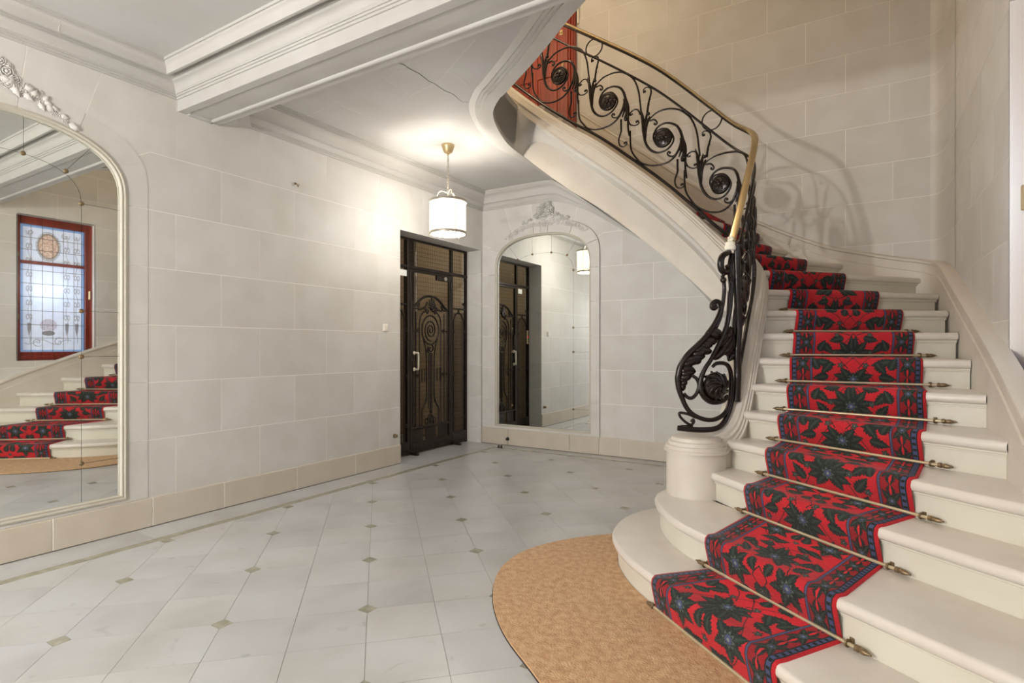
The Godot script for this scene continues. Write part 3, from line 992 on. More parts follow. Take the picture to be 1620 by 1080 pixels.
func build_cornices() -> void:
	var f := thing("trim_front_cornice", "", "", "", "structure")
	var st := tool()
	var prof := PackedVector2Array([Vector2(-0.01, 3.028), Vector2(0.01, 3.028), Vector2(0.01, 3.043), Vector2(0.019, 3.043), Vector2(0.019, 3.056), Vector2(0.028, 3.056), Vector2(0.028, 3.072), Vector2(0.034, 3.076), Vector2(0.039, 3.09), Vector2(0.047, 3.103), Vector2(0.06, 3.113), Vector2(0.074, 3.117), Vector2(0.074, 3.135), Vector2(0.086, 3.135), Vector2(0.086, 3.152), Vector2(0.132, 3.152), Vector2(0.132, 3.118), Vector2(0.15, 3.118), Vector2(0.153, 3.13), Vector2(0.157, 3.155), Vector2(0.165, 3.172), Vector2(0.176, 3.18), Vector2(0.176, 3.193), Vector2(0.186, 3.193), Vector2(0.186, 3.212)])
	moulding(st, [Vector2(LX, FRONT_Z), Vector2(LX, 3.858), Vector2(RX, 3.858)], prof)
	part("moulding", st, M.cornice, f)
	var b := thing("trim_back_cornice", "", "", "", "structure")
	st = tool()
	prof = PackedVector2Array([Vector2(-0.01, 3.013), Vector2(0.01, 3.013), Vector2(0.01, 3.03), Vector2(0.019, 3.03), Vector2(0.019, 3.044), Vector2(0.029, 3.044), Vector2(0.029, 3.06), Vector2(0.034, 3.066), Vector2(0.04, 3.084), Vector2(0.052, 3.094), Vector2(0.062, 3.094), Vector2(0.062, 3.11), Vector2(0.066, 3.125), Vector2(0.075, 3.152), Vector2(0.09, 3.174), Vector2(0.11, 3.187), Vector2(0.12, 3.19), Vector2(0.12, 3.205), Vector2(0.132, 3.205), Vector2(0.132, 3.221), Vector2(0.142, 3.221), Vector2(0.142, 3.237)])
	var g := creases(prof)
	var rows := []
	# x, z, normal x, normal z, height of the lowest line, height of the top line, size of the projection
	for q in [[LX, 3.545, 1, 0, 3.013, 3.237, 1], [LX, BZ, 1, 1, 3.013, 3.237, 1], [0.55, BZ, 0, 1, 3.013, 3.237, 1], [0.8, BZ, 0, 1, 3.017, 3.237, 1], [0.95, BZ, 0, 1, 3.013, 3.237, 0.95], [1.08, BZ, 0, 1, 2.995, 3.23, 0.85], [1.238, BZ, 0, 1, 2.945, 3.12, 0.65], [1.467, BZ, 0, 1, 2.84, 2.945, 0.4], [1.726, BZ, 0, 1, 2.68, 2.745, 0.2], [2.1, BZ, 0, 1, 2.44, 2.46, 0.05]]:
		var r := PackedVector3Array()
		for p in prof:
			var t := (p.y - 3.013) / (3.237 - 3.013)
			r.append(Vector3(q[0] + q[2] * p.x * q[6], lerpf(q[4], q[5], t), q[1] + q[3] * p.x * q[6]))
		rows.append(r)
	loft(st, [rows[0], rows[1]], false, false, g)
	var gg := PackedInt32Array()
	for x in g: gg.append(x + 40)
	loft(st, rows.slice(1), false, false, gg)
	part("moulding", st, M.cornice, b)
	# joints across the mouldings
	for z in [4.62, 5.6]:
		var j := tool()
		var path := []
		for p in PackedVector2Array([Vector2(0.157, 3.16), Vector2(0.152, 3.118)]): path.append(Vector3(LX + p.x + 0.001, p.y, z))
		tube(j, path, 0.0015, 5)
		part("joint", j, M.mortar, f)

# ------------------------------------------------------------------ the staircase
var sp := []            # plan points of the string's middle line
var ss := []            # distance along it
var CAPY := [[0.0, 0.696], [0.236, 0.696], [0.332, 0.722], [0.407, 0.778], [0.511, 0.92], [0.64, 1.14], [0.84, 1.42], [0.98, 1.585], [1.14, 1.75], [1.34, 1.91], [1.55, 2.05], [1.643, 2.125], [1.777, 2.25], [1.909, 2.388], [2.182, 2.655], [2.472, 2.905], [2.78, 3.159], [3.107, 3.387], [3.386, 3.601], [3.604, 3.784], [3.74, 3.905], [4.09, 4.2]]
var RAILY := [[0.40, 1.87], [0.449, 1.925], [0.533, 2.06], [0.671, 2.255], [0.848, 2.48], [0.98, 2.63], [1.14, 2.775], [1.3, 2.89], [1.45, 2.985], [1.586, 3.085], [1.79, 3.29], [2.016, 3.52], [2.239, 3.729], [2.472, 3.911], [2.78, 4.131], [3.107, 4.36], [3.45, 4.61], [4.09, 5.08]]
var RIDGEY := [[1.16, 1.3], [1.35, 1.5], [1.5, 1.66], [1.62, 1.8], [1.751, 1.956], [1.909, 2.125], [2.182, 2.41], [2.472, 2.664], [2.78, 2.916], [3.107, 3.166], [3.386, 3.406], [3.53, 3.531], [3.717, 3.715], [3.855, 3.85], [4.09, 4.08]]
func look(table: Array, s: float) -> float:
	if s <= table[0][0]: return table[0][1]
	for i in table.size() - 1:
		if s <= table[i + 1][0]:
			var t: float = (s - table[i][0]) / (table[i + 1][0] - table[i][0])
			# smooth through the neighbours
			var y0: float = table[maxi(i - 1, 0)][1]
			var x0: float = table[maxi(i - 1, 0)][0]
			var y1: float = table[i][1]
			var y2: float = table[i + 1][1]
			var y3: float = table[mini(i + 2, table.size() - 1)][1]
			var x3: float = table[mini(i + 2, table.size() - 1)][0]
			var h: float = table[i + 1][0] - table[i][0]
			var m1: float = (y2 - y0) / maxf(1e-6, table[i + 1][0] - x0) * h
			var m2: float = (y3 - y1) / maxf(1e-6, x3 - table[i][0]) * h
			return (2 * t * t * t - 3 * t * t + 1) * y1 + (t * t * t - 2 * t * t + t) * m1 + (-2 * t * t * t + 3 * t * t) * y2 + (t * t * t - t * t) * m2
	return table[-1][1]
func make_string_path() -> void:
	sp = smooth([Vector2(3.17, 2.53), Vector2(3.24, 2.49), Vector2(3.32, 2.445), Vector2(3.40, 2.38), Vector2(3.46, 2.28), Vector2(3.488, 2.17), Vector2(3.505, 2.05), Vector2(3.52, 1.85), Vector2(3.525, 1.70), Vector2(3.517, 1.55), Vector2(3.49, 1.41), Vector2(3.43, 1.285), Vector2(3.33, 1.19), Vector2(3.18, 1.137), Vector2(3.0, 1.122), Vector2(2.8, 1.12), Vector2(2.6, 1.12), Vector2(2.4, 1.12), Vector2(2.2, 1.12), Vector2(2.0, 1.12), Vector2(1.8, 1.12), Vector2(1.6, 1.12), Vector2(1.4, 1.12), Vector2(1.2, 1.12), Vector2(1.0, 1.12), Vector2(0.8, 1.12)], 10)
	ss = [0.0]
	for i in range(1, sp.size()): ss.append(ss[-1] + sp[i].distance_to(sp[i - 1]))
func plan(s: float) -> Vector2:
	for i in range(1, ss.size()):
		if ss[i] >= s or i == ss.size() - 1:
			return sp[i - 1].lerp(sp[i], (s - ss[i - 1]) / maxf(1e-6, ss[i] - ss[i - 1]))
	return sp[-1]
func plan_n(s: float) -> Vector2:      # level normal of the string, towards the hall
	var d := (plan(s + 0.01) - plan(maxf(0.0, s - 0.01))).normalized()
	return Vector2(d.y, -d.x)
func on_string(s: float, y: float, off := 0.0) -> Vector3:
	var p := plan(s) + plan_n(s) * off
	return Vector3(p.x, y, p.y)
# the place on the string's upright surface that a picture point shows, searched between two distances
func hit(px: float, py: float, lo: float, hi: float) -> Vector2:
	var best := Vector2(-1, 0)
	var err := 1e9
	var n := 160
	for i in n + 1:
		var s := lerpf(lo, hi, float(i) / n)
		var p := plan(s)
		var q := px_of(Vector3(p.x, 1, p.y))
		var e := absf(q.x - px)
		if e < err:
			err = e
			best = Vector2(s, EYE.y - (py - HORIZON) / FOCAL * q.z)
	return best

var nose := {}          # front edge of each step in plan, inner end first
func even(points: Array, n: int) -> Array:
	var acc := [0.0]
	for i in range(1, points.size()): acc.append(acc[-1] + points[i].distance_to(points[i - 1]))
	var out := []
	for k in n:
		var s: float = acc[-1] * k / (n - 1)
		var i := 1
		while i < points.size() - 1 and acc[i] < s: i += 1
		out.append(points[i - 1].lerp(points[i], clampf((s - acc[i - 1]) / maxf(1e-6, acc[i] - acc[i - 1]), 0, 1)))
	return out
func build_stairs() -> void:
	nose[1] = smooth([Vector2(3.24, 2.14), Vector2(3.10, 2.2), Vector2(3.0, 2.32), Vector2(2.935, 2.46), Vector2(2.905, 2.60), Vector2(2.908, 2.76), Vector2(2.942, 2.927), Vector2(3.03, 3.10), Vector2(3.16, 3.27), Vector2(3.347, 3.446), Vector2(3.62, 3.68), Vector2(3.945, 3.955), Vector2(4.72, 4.61)], 4)
	nose[2] = smooth([Vector2(3.36, 2.2), Vector2(3.24, 2.24), Vector2(3.15, 2.34), Vector2(3.105, 2.47), Vector2(3.098, 2.60), Vector2(3.133, 2.72), Vector2(3.214, 2.883), Vector2(3.368, 3.09), Vector2(3.541, 3.24), Vector2(3.8, 3.455), Vector2(4.111, 3.69), Vector2(4.72, 4.11)], 4)
	nose[3] = [Vector2(3.33, 2.46), Vector2(3.44, 2.596), Vector2(3.651, 2.805), Vector2(4.244, 3.28), Vector2(4.72, 3.64)]
	var ends := {4: [[3.47, 2.385], [4.72, 3.316]], 5: [[3.5, 2.192], [4.72, 2.857]], 6: [[3.5, 2.08], [4.72, 2.389]], 7: [[3.5, 1.972], [4.72, 1.94]], 8: [[3.5, 1.869], [4.72, 1.462]], 9: [[3.5, 1.755], [4.72, 0.983]], 10: [[3.48, 1.618], [4.72, 0.405]], 11: [[3.44, 1.433], [4.645, 0.03]], 12: [[3.345, 1.21], [4.05, 0.03]], 13: [[3.195, 1.08], [3.59, 0.03]]}
	for n in ends: nose[n] = [Vector2(ends[n][0][0], ends[n][0][1]), Vector2(ends[n][1][0], ends[n][1][1])]
	for n in range(14, 23):
		var xi := 3.29 - 0.2 * (n - 13)
		nose[n] = [Vector2(xi, 1.06), Vector2(xi + maxf(0.0, 0.42 - 0.14 * (n - 13)), 0.03)]
	var t := thing("staircase", "pale stone staircase turning round a curved string, with moulded treads and a round newel pedestal", "staircase")
	for n in range(1, 23):
		var y := RISE * n
		var cnt := 44 if n < 4 else 10
		var front := even(nose[n], cnt)
		var back := even(nose[n + 1], cnt) if n < 22 else []
		if n == 22:
			for p in front: back.append(p - Vector2(0.45, 0))
		var tread := []
		var riser := []
		for i in cnt:
			var f: Vector2 = front[i]
			var tan: Vector2 = (front[mini(i + 1, cnt - 1)] - front[maxi(i - 1, 0)]).normalized()
			var nb := Vector2(tan.y, -tan.x)          # back into the step
			var b: Vector2 = back[i] + nb * 0.045
			var r := PackedVector3Array()
			for q in [[0.03, -0.05], [0.012, -0.048], [0.004, -0.041], [0.0, -0.03], [0.001, -0.017], [0.006, -0.006], [0.016, 0.0]]:
				r.append(Vector3(f.x + nb.x * q[0], y + q[1], f.y + nb.y * q[0]))
			r.append(Vector3(b.x, y, b.y))
			r.append(Vector3(b.x, y - 0.05, b.y))
			tread.append(r)
			var v := PackedVector3Array()
			for q in [[0.02, -0.049], [0.02, -0.058], [0.024, -0.061], [0.024, -0.067], [0.033, -0.069], [0.033, -RISE - 0.001]]:
				v.append(Vector3(f.x + nb.x * q[0], y + q[1], f.y + nb.y * q[0]))
			riser.append(v)
		var st := tool()
		loft(st, tread, false, true, PackedInt32Array([1, 1, 1, 1, 1, 1, 1, 2, 3]))
		cap(st, tread[0], true)
		cap(st, tread[-1])
		part("tread", st, M.tread, t)
		st = tool()
		loft(st, riser, false, false, PackedInt32Array([1, 2, 3, 4, 5]))
		part("riser", st, M.riser, t)
	# newel pedestal: a stone drum standing on the second step
	var pc := Vector3(3.308, 0, 2.452)
	var st := tool()
	lathe(st, PackedVector2Array([Vector2(0.178, 0.33), Vector2(0.178, 0.6), Vector2(0.193, 0.602), Vector2(0.194, 0.618), Vector2(0.182, 0.622), Vector2(0.181, 0.64), Vector2(0.168, 0.644), Vector2(0.167, 0.664), Vector2(0.15, 0.67), Vector2(0.146, 0.688), Vector2(0.13, 0.694), Vector2(0.0, 0.695)]), Transform3D(Basis.IDENTITY, pc), 40)
	part("pedestal", st, M.string, t)
	# curved string with a moulded top; off > 0 is the hall side
	st = tool()
	var rows := []
	var prof := [[0.08, -9.0], [0.08, -0.108], [0.094, -0.106], [0.094, -0.088], [0.083, -0.084], [0.083, -0.064], [0.072, -0.06], [0.072, -0.032], [0.058, -0.026], [0.054, -0.008], [0.04, -0.004], [0.036, 0.0], [-0.036, 0.0], [-0.04, -0.004], [-0.054, -0.008], [-0.058, -0.026], [-0.072, -0.032], [-0.072, -0.06], [-0.083, -0.064], [-0.083, -0.084], [-0.094, -0.088], [-0.094, -0.106], [-0.08, -0.108], [-0.08, -0.62]]
	var g := PackedInt32Array()
	for i in prof.size() - 1: g.append(i + 1)
	var s := 0.14
	while s <= 4.07:
		var cy := look(CAPY, s)
		var r := PackedVector3Array()
		for q in prof:
			var yy: float = cy + q[1]
			if q[1] < -5.0: yy = look(RIDGEY, s) if s > 1.16 else 0.0
			r.append(on_string(s, yy, q[0]))
		rows.append(r)
		s += 0.03
	loft(st, rows, false, false, g)
	cap(st, rows[-1])
	part("string", st, M.string, t)
	# soffit: from the lower edge of the string to the back wall and to the edge of the ceiling
	var R := [[4.05, 4.05], [3.85, 3.845], [3.53, 3.53], [3.31, 3.34], [3.0, 3.085], [2.61, 2.78], [2.31, 2.525], [2.04, 2.265], [1.84, 2.055], [1.62, 1.8], [1.3, 1.44]]
	var E := [Vector3(1.36, CEIL_BACK, 1.65), Vector3(1.30, CEIL_BACK, 1.44), Vector3(1.235, CEIL_BACK, 1.12), Vector3(1.165, CEIL_BACK, 0.64), Vector3(1.07, CEIL_BACK, -0.01), Vector3(1.64, 2.814, -0.012), Vector3(2.02, 2.519, -0.012), Vector3(2.374, 2.235, -0.012), Vector3(2.708, 1.881, -0.012), Vector3(2.963, 1.581, -0.012), Vector3(3.35, 1.1, -0.012)]
	var A := []
	for q in R: A.append(on_string(q[0], q[1], 0.081))
	var As := smooth(A, 4)
	var Es := smooth(E.slice(0, 5), 4)
	Es.pop_back()
	Es.append_array(smooth(E.slice(4), 4))
	rows = []
	for i in As.size():
		var r := PackedVector3Array()
		for k in 9:
			var w := k / 8.0
			var p: Vector3 = As[i].lerp(Es[i], w)
			if i >= 20: p.y -= 0.02 * sin(PI * w)
			r.append(p)
		rows.append(r)
	st = tool()
	loft(st, rows)
	part("soffit", st, M.well, t)
	# rounded edge under the string
	st = tool()
	var bead := []
	for i in range(10, As.size()): bead.append(As[i] + Vector3(0, 0.01, -0.019))
	tube(st, bead, 0.027, 12)
	part("string_edge", st, M.well, t)
	for i in [16, 22, 28, 32]:
		var j := tool()
		var path := []
		for k in 9: path.append(rows[i][k] + Vector3(0, -0.0003, 0.0004))
		tube(j, path, 0.0016, 5)
		var sj: float = [3.0, 2.46, 2.04, 1.84][[16, 22, 28, 32].find(i)]
		tube(j, [on_string(sj, As[i].y, 0.0805), on_string(sj - 0.1, look(CAPY, sj - 0.1) - 0.105, 0.0805)], 0.0016, 5)
		part("joint", j, M.mortar, t)
	# skirting that follows the steps along the right and back walls
	st = tool()
	rows = []
	var sk := [[SKX, 4.7, 0.375], [SKX, 4.3, 0.5], [SKX, 3.9, 0.635], [SKX, 3.6, 0.755], [SKX, 3.3, 0.9], [SKX, 3.0, 1.025], [SKX, 2.63, 1.17], [SKX, 2.3, 1.287], [SKX, 1.94, 1.405], [SKX, 1.4, 1.58], [SKX, 0.865, 1.755], [SKX, 0.5, 1.875], [4.718, 0.25, 1.945], [4.69, 0.1, 1.98], [4.62, 0.045, 2.01], [4.5, 0.03, 2.04], [4.37, 0.03, 2.07], [4.1, 0.03, 2.145], [3.87, 0.03, 2.22], [3.5, 0.03, 2.4], [3.2, 0.03, 2.58], [2.9, 0.03, 2.8], [2.4, 0.03, 3.2], [1.9, 0.03, 3.6], [1.4, 0.03, 4.0]]
	var p3 := []
	for q in sk: p3.append(Vector3(q[0], q[2], q[1]))
	p3 = smooth(p3, 3)
	var kp := [[0.0, -0.75], [0.0, -0.118], [-0.008, -0.112], [-0.009, -0.04], [0.003, -0.034], [0.006, -0.022], [0.003, -0.012], [-0.012, -0.006], [-0.02, 0.0], [-0.08, 0.0]]
	var kg := PackedVector2Array()
	for q in kp: kg.append(Vector2(q[0], q[1]))
	for i in p3.size():
		var d: Vector3 = p3[mini(i + 1, p3.size() - 1)] - p3[maxi(i - 1, 0)]
		var n := Vector2(d.z, -d.x).normalized()
		var r := PackedVector3Array()
		for q in kp: r.append(Vector3(p3[i].x + n.x * q[0], p3[i].y + q[1], p3[i].z + n.y * q[0]))
		rows.append(r)
	loft(st, rows, false, false, creases(kg))
	part("wall_skirting", st, M.string, t)

# ------------------------------------------------------------------ mirrors
func build_mirror(called: String, T: Transform3D, c: float, label: String) -> void:
	var t := thing(called, label, "mirror", "arched wall mirrors of the hall")
	var out := mirror_outline(c)
	var st := tool()
	frame_moulding(st, out, T, PackedVector2Array([Vector2(-0.012, 0.0), Vector2(-0.01, 0.009), Vector2(-0.004, 0.013), Vector2(0.003, 0.013), Vector2(0.006, 0.006), Vector2(0.012, 0.004), Vector2(0.017, 0.008), Vector2(0.022, 0.007), Vector2(0.024, -0.004), Vector2(0.026, -0.02)]))
	part("frame", st, M.frame, t)
	st = tool()
	prism(st, mirror_outline(c, -0.004), T, -0.05, -0.027)
	part("backing", st, M.seam, t)
	var glass := mirror_outline(c, -0.02)
	var inner := arch(c, 0.4275, 0.1, 2.14, 0.258, 2.6, 24)
	var gap := 0.0011
	var pane := func(poly: PackedVector2Array) -> void:
		for sh in Geometry2D.offset_polygon(poly, -gap):
			var s := tool()
			prism(s, sh, T, -0.026, -0.022)
			part("pane", s, M.mirror, t)
	for q in Geometry2D.intersect_polygons(inner, glass): pane.call(q)
	var band: Array = Geometry2D.clip_polygons(glass, inner)
	var ys := [0.0, 0.505, 1.185, 1.476, 2.16]
	var cells := []
	for s in [-1.0, 1.0]:
		for k in 4: cells.append(rect(c - 0.9 if s < 0 else c + 0.3, ys[k], c - 0.3 if s < 0 else c + 0.9, ys[k + 1]))
		for q in [[[0.2, 2.16], [0.9, 2.16], [0.9, 2.9], [0.76, 2.9], [0.345, 2.35], [0.2, 2.2]], [[0.1, 2.1], [0.2, 2.2], [0.345, 2.35], [0.76, 2.9], [0.14, 2.9], [0.13, 2.1]]]:
			var a := PackedVector2Array()
			for v in q: a.append(Vector2(c + s * v[0], v[1]))
			if Geometry2D.is_polygon_clockwise(a): a.reverse()
			cells.append(a)
	cells.append(PackedVector2Array([Vector2(c - 0.13, 2.1), Vector2(c + 0.13, 2.1), Vector2(c + 0.14, 2.9), Vector2(c - 0.14, 2.9)]))
	for b in band:
		for cell in cells:
			for q in Geometry2D.intersect_polygons(b, cell): pane.call(q)
	var dome := tool()
	lathe(dome, PackedVector2Array([Vector2(0.013, -0.022), Vector2(0.014, -0.019), Vector2(0.011, -0.014), Vector2(0.006, -0.013), Vector2(0.005, -0.01), Vector2(0.0, -0.009)]), Transform3D(Basis(Vector3(1, 0, 0), Vector3(0, 0, 1), Vector3(0, -1, 0)), Vector3.ZERO), 14)
	var dm := done(dome)
	for s in [-1.0, 1.0]:
		for q in [[0.4275, 0.505], [0.4275, 1.185], [0.4275, 1.476], [0.4275, 2.16], [0.345, 2.345], [0.133, 2.395]]:
			put("rosette", dm, M.old_brass, t, T * Transform3D(Basis.IDENTITY, Vector3(c + s * q[0], q[1], 0.0)))

# ------------------------------------------------------------------ carved garlands
func build_garland(T: Transform3D, c: float, reach: float, big: float, label: String, sd: int) -> void:
	var r := RandomNumberGenerator.new()
	r.seed = sd
	var t := thing("stone_garland", label, "carving", "carved garlands over the mirrors")
	var mat: Material = M.stone[1]
	var rose := func(at: Vector2, size: float) -> void:
		size *= big
		var st := tool()
		ball(st, T * Vector3(at.x, at.y, 0.16 * size), Vector3(0.22, 0.22, 0.2) * size, 9, 6, T.basis)
		for k in 2:
			var n := 5 + k
			for i in n:
				var a := TAU * i / n + k * 0.5 + r.randf() * 0.4
				var rad: float = size * (0.34 + 0.32 * k)
				var turn := T.basis * Basis(Vector3(0, 0, 1), a) * Basis(Vector3(0, 1, 0), 0.6 - 0.25 * k)
				ball(st, T * Vector3(at.x + cos(a) * rad, at.y + sin(a) * rad, size * (0.1 - 0.06 * k)), Vector3(0.085, 0.36, 0.2) * size, 7, 5, turn)
		part("flower", st, mat, t)
	var leaf := func(at: Vector2, ang: float, size: float) -> void:
		var st := tool()
		var rows := []
		for i in 8:
			var f := i / 7.0
			var w := size * 0.32 * sin(PI * pow(f, 0.75)) * (1.0 + 0.18 * sin(f * 26.0)) + 0.0015
			var row_ := PackedVector3Array()
			for k in 5:
				var v := (k - 2) / 2.0
				var lp := Vector2(f * size, v * w).rotated(ang)
				row_.append(T * Vector3(at.x + lp.x, at.y + lp.y, 0.002 + size * (0.22 * sin(PI * f) * (1.0 - 0.75 * v * v) + (0.05 if k == 2 else 0.0))))
			rows.append(row_)
		loft(st, rows)
		part("leaf", st, mat, t)
	# the flowers hang in a shallow arc, large in the middle and small at the ends
	for k in 27:
		var u := (k - 13) / 13.0
		var arc := 2.775 - 0.15 * u * u + 0.012 * r.randf_range(-1, 1)
		var size := lerpf(0.056, 0.028, absf(u)) * r.randf_range(0.85, 1.15)
		rose.call(Vector2(c + u * reach, arc), size)
	for q in [[-0.07, 2.87, 0.062], [0.06, 2.875, 0.064], [-0.03, 2.94, 0.05], [0.05, 2.95, 0.046], [0.0, 2.83, 0.05], [-0.13, 2.83, 0.045], [0.15, 2.825, 0.045], [0.09, 2.9, 0.04], [-0.085, 2.92, 0.036], [0.22, 2.795, 0.036], [-0.21, 2.80, 0.036], [0.3, 2.785, 0.028], [-0.3, 2.785, 0.026]]:
		rose.call(Vector2(c + q[0] * reach / 0.52, 2.76 + (q[1] - 2.76) * big), q[2])
	for k in 34:
		var u := r.randf_range(-1, 1)
		leaf.call(Vector2(c + u * reach * 0.9, 2.785 - 0.15 * u * u + r.randf_range(-0.02, 0.03)), (PI if u < 0 else 0.0) + r.randf_range(-1.1, 1.1), lerpf(0.075, 0.04, absf(u)))
	for s in [-1.0, 1.0]:
		leaf.call(Vector2(c + s * reach * 0.97, 2.635), PI + 0.3 if s < 0 else -0.3, 0.07)

# ------------------------------------------------------------------ window
func window_image() -> Image:
	# painted glass: pale ground, grey arabesques, an oval cameo at the top, a flower vase at the foot
	var w := 256
	var h := 576
	var im := Image.create(w, h, false, Image.FORMAT_RGB8)
	var n := FastNoiseLite.new()
	n.seed = 8
	n.frequency = 0.03
	var grey := c8(112, 106, 104)
	for y in h:
		for x in w:
			var u := float(x) / w
			var v := float(y) / h
			var c := c8(206, 214, 232).lerp(c8(222, 226, 236), n.get_noise_2d(x, y) * 0.5 + 0.5)
			if u < 0.05 or u > 0.95 or v < 0.016 or v > 0.984: c = c8(140, 172, 212)
			var m := 0.0
			# side pilasters of leaves
			for cx in [0.14, 0.72, 0.88]:
				var yy := fposmod(v * 9.0, 1.0)
				var wob: float = (u - cx) * w + 4.0 * sin(v * 40.0)
				if absf(wob) < 1.3 and v > 0.05 and v < 0.93: m = 0.55
				var e := Vector2((absf(u - cx) * w - 6.0) / 6.0, (yy - 0.5) * 5.0).length()
				if absf(e - 0.8) < 0.22 and v > 0.05 and v < 0.8: m = maxf(m, 0.5)
			# vases on the pilasters and the middle basket
			for q in [[0.14, 0.82, 0.05], [0.72, 0.82, 0.05], [0.88, 0.82, 0.05]]:
				var d := Vector2((u - q[0]) / q[2], (v - q[1]) / 0.05)
				if absf(d.y) < 1.0 and absf(d.x) < 0.5 - 0.35 * d.y * signf(d.y) * 0.5 - 0.25 * d.y: m = 0.75
			var fl := Vector2((u - 0.43) / 0.13, (v - 0.785) / 0.05)
			if fl.length() < 1.0 and n.get_noise_2d(x * 9.0, y * 9.0) > 0.05:
				c = c.lerp(c8(150, 96, 104), 0.7)
				m = maxf(m, 0.25)
			var bk := Vector2((u - 0.43) / 0.1, (v - 0.85) / 0.02)
			if bk.length() < 1.0: m = 0.8
			# scrolls at the foot
			for sx in [-1.0, 1.0]:
				var d := Vector2((u - 0.43) * w - sx * 42.0, (v - 0.92) * h)
				var a: float = d.angle() * sx
				if absf(fposmod(d.length() - a * 2.6, 16.3) - 8.0) < 1.6 and d.length() < 22.0: m = maxf(m, 0.65)
				if absf(d.y - 10.0 * sin((u - 0.43) * 16.0)) < 1.6 and absf(u - 0.43) < 0.36: m = maxf(m, 0.5)
			# scrolls beside the cameo
			for sx in [-1.0, 1.0]:
				var d := Vector2((u - 0.43) * w - sx * 66.0, (v - 0.06) * h)
				if absf(fposmod(d.length() - d.angle() * sx * 2.0, 12.6) - 6.0) < 1.5 and d.length() < 15.0: m = maxf(m, 0.6)
			c = c.lerp(grey, m)
			var o := Vector2((u - 0.43) / 0.145, (v - 0.155) / 0.088)
			var ol := o.length()
			if ol < 1.16:
				c = c8(150, 136, 120) if ol > 1.0 else c8(184, 148, 128).lerp(c8(214, 192, 174), clampf(n.get_noise_2d(x * 2.5, y * 2.5) * 1.6 + 0.5, 0, 1))
			elif ol < 1.34 and n.get_noise_2d(x * 6.0, y * 6.0) > -0.1: c = c.lerp(grey, 0.6)
			im.set_pixel(x, y, c)
	return im
func build_window() -> void:
	var t := thing("window_1", "", "", "", "structure")
	var x0 := 4.86
	var x1 := 4.93
	var f := [WIN[0], WIN[1], WIN[2], WIN[3]]
	var st := tool()
	for q in [[f[0], f[0] + 0.085, f[2], f[3]], [f[1] - 0.05, f[1], f[2], f[3]], [f[0] + 0.085, f[1] - 0.05, f[2], f[2] + 0.11], [f[0] + 0.085, f[1] - 0.05, f[3] - 0.1, f[3]]]:
		bevel_box(st, Vector3(x0, q[2], q[0]), Vector3(x1, q[3], q[1]), 0.006)
	part("frame", st, M.window_wood, t)
	st = tool()
	bevel_box(st, Vector3(x0 - 0.012, f[2] + 0.02, f[0] + 0.005), Vector3(x0 + 0.01, f[2] + 0.06, f[1] - 0.005), 0.005)
	bevel_box(st, Vector3(x0 - 0.008, f[2] + 0.09, f[0] + 0.06), Vector3(x0 + 0.01, f[3] - 0.07, f[0] + 0.09), 0.004)
	part("sash", st, M.window_wood, t)
	st = tool()
	bevel_box(st, Vector3(x0 - 0.004, 2.32, f[0] + 0.08), Vector3(x1 - 0.01, 2.36, f[1] - 0.045), 0.006)
	part("transom", st, M.window_wood, t)
	var g := [f[0] + 0.085, f[1] - 0.05, f[2] + 0.11, f[3] - 0.1]
	var im := tex(window_image())
	var glow := plain(Color.WHITE, 0.25)
	glow.albedo_texture = im
	glow.emission_enabled = true
	glow.emission_texture = im
	glow.emission = Color(0.86, 0.91, 1.0)
	glow.emission_operator = BaseMaterial3D.EMISSION_OP_MULTIPLY
	glow.emission_energy_multiplier = 0.36
	M.window_glass = glow
	var zc := [0.0, 0.165, 0.335, 0.5, 0.66, 0.83, 1.0]
	var yc := [0.0, 0.11, 0.215, 0.325, 0.435, 0.54, 0.645, 0.715, 0.805, 0.9, 1.0]
	for i in 6:
		for j in 10:
			var s := tool()
			s.set_smooth_group(-1)
			var z0: float = lerpf(g[0], g[1], zc[i]) + 0.002
			var z1: float = lerpf(g[0], g[1], zc[i + 1]) - 0.002
			var y0: float = lerpf(g[2], g[3], yc[j]) + 0.002
			var y1: float = lerpf(g[2], g[3], yc[j + 1]) - 0.002
			for e in [[z0, y0], [z0, y1], [z1, y1], [z0, y0], [z1, y1], [z1, y0]]:
				s.set_uv(Vector2(1.0 - (e[0] - g[0]) / (g[1] - g[0]), 1.0 - (e[1] - g[2]) / (g[3] - g[2])))
				s.add_vertex(Vector3(4.9, e[1], e[0]))
			for e in [[z0, y0], [z1, y1], [z0, y1], [z0, y0], [z1, y0], [z1, y1]]:
				s.set_uv(Vector2(1.0 - (e[0] - g[0]) / (g[1] - g[0]), 1.0 - (e[1] - g[2]) / (g[3] - g[2])))
				s.add_vertex(Vector3(4.905, e[1], e[0]))
			part("pane", s, glow, t)
	for i in range(1, 6):
		var s := tool()
		var z: float = lerpf(g[0], g[1], zc[i])
		tube(s, [Vector3(4.9, g[2], z), Vector3(4.9, g[3], z)], 0.003, 6)
		part("lead_bar", s, M.seam, t)
	for j in range(1, 10):
		var s := tool()
		var y: float = lerpf(g[2], g[3], yc[j])
		tube(s, [Vector3(4.9, y, g[0]), Vector3(4.9, y, g[1])], 0.003, 6)
		part("lead_bar", s, M.seam, t)
	st = tool()
	bevel_box(st, Vector3(x0 - 0.025, 1.9, f[0] + 0.03), Vector3(x0, 2.02, f[0] + 0.05), 0.004)
	part("window_catch", st, M.brass, t)
	st = tool()
	bevel_box(st, Vector3(x0 - 0.02, 1.6, f[1] - 0.03), Vector3(x0, 1.67, f[1] - 0.012), 0.004)
	bevel_box(st, Vector3(x0 - 0.02, 2.4, f[1] - 0.03), Vector3(x0, 2.46, f[1] - 0.012), 0.004)
	part("hinge", st, M.old_brass, t)
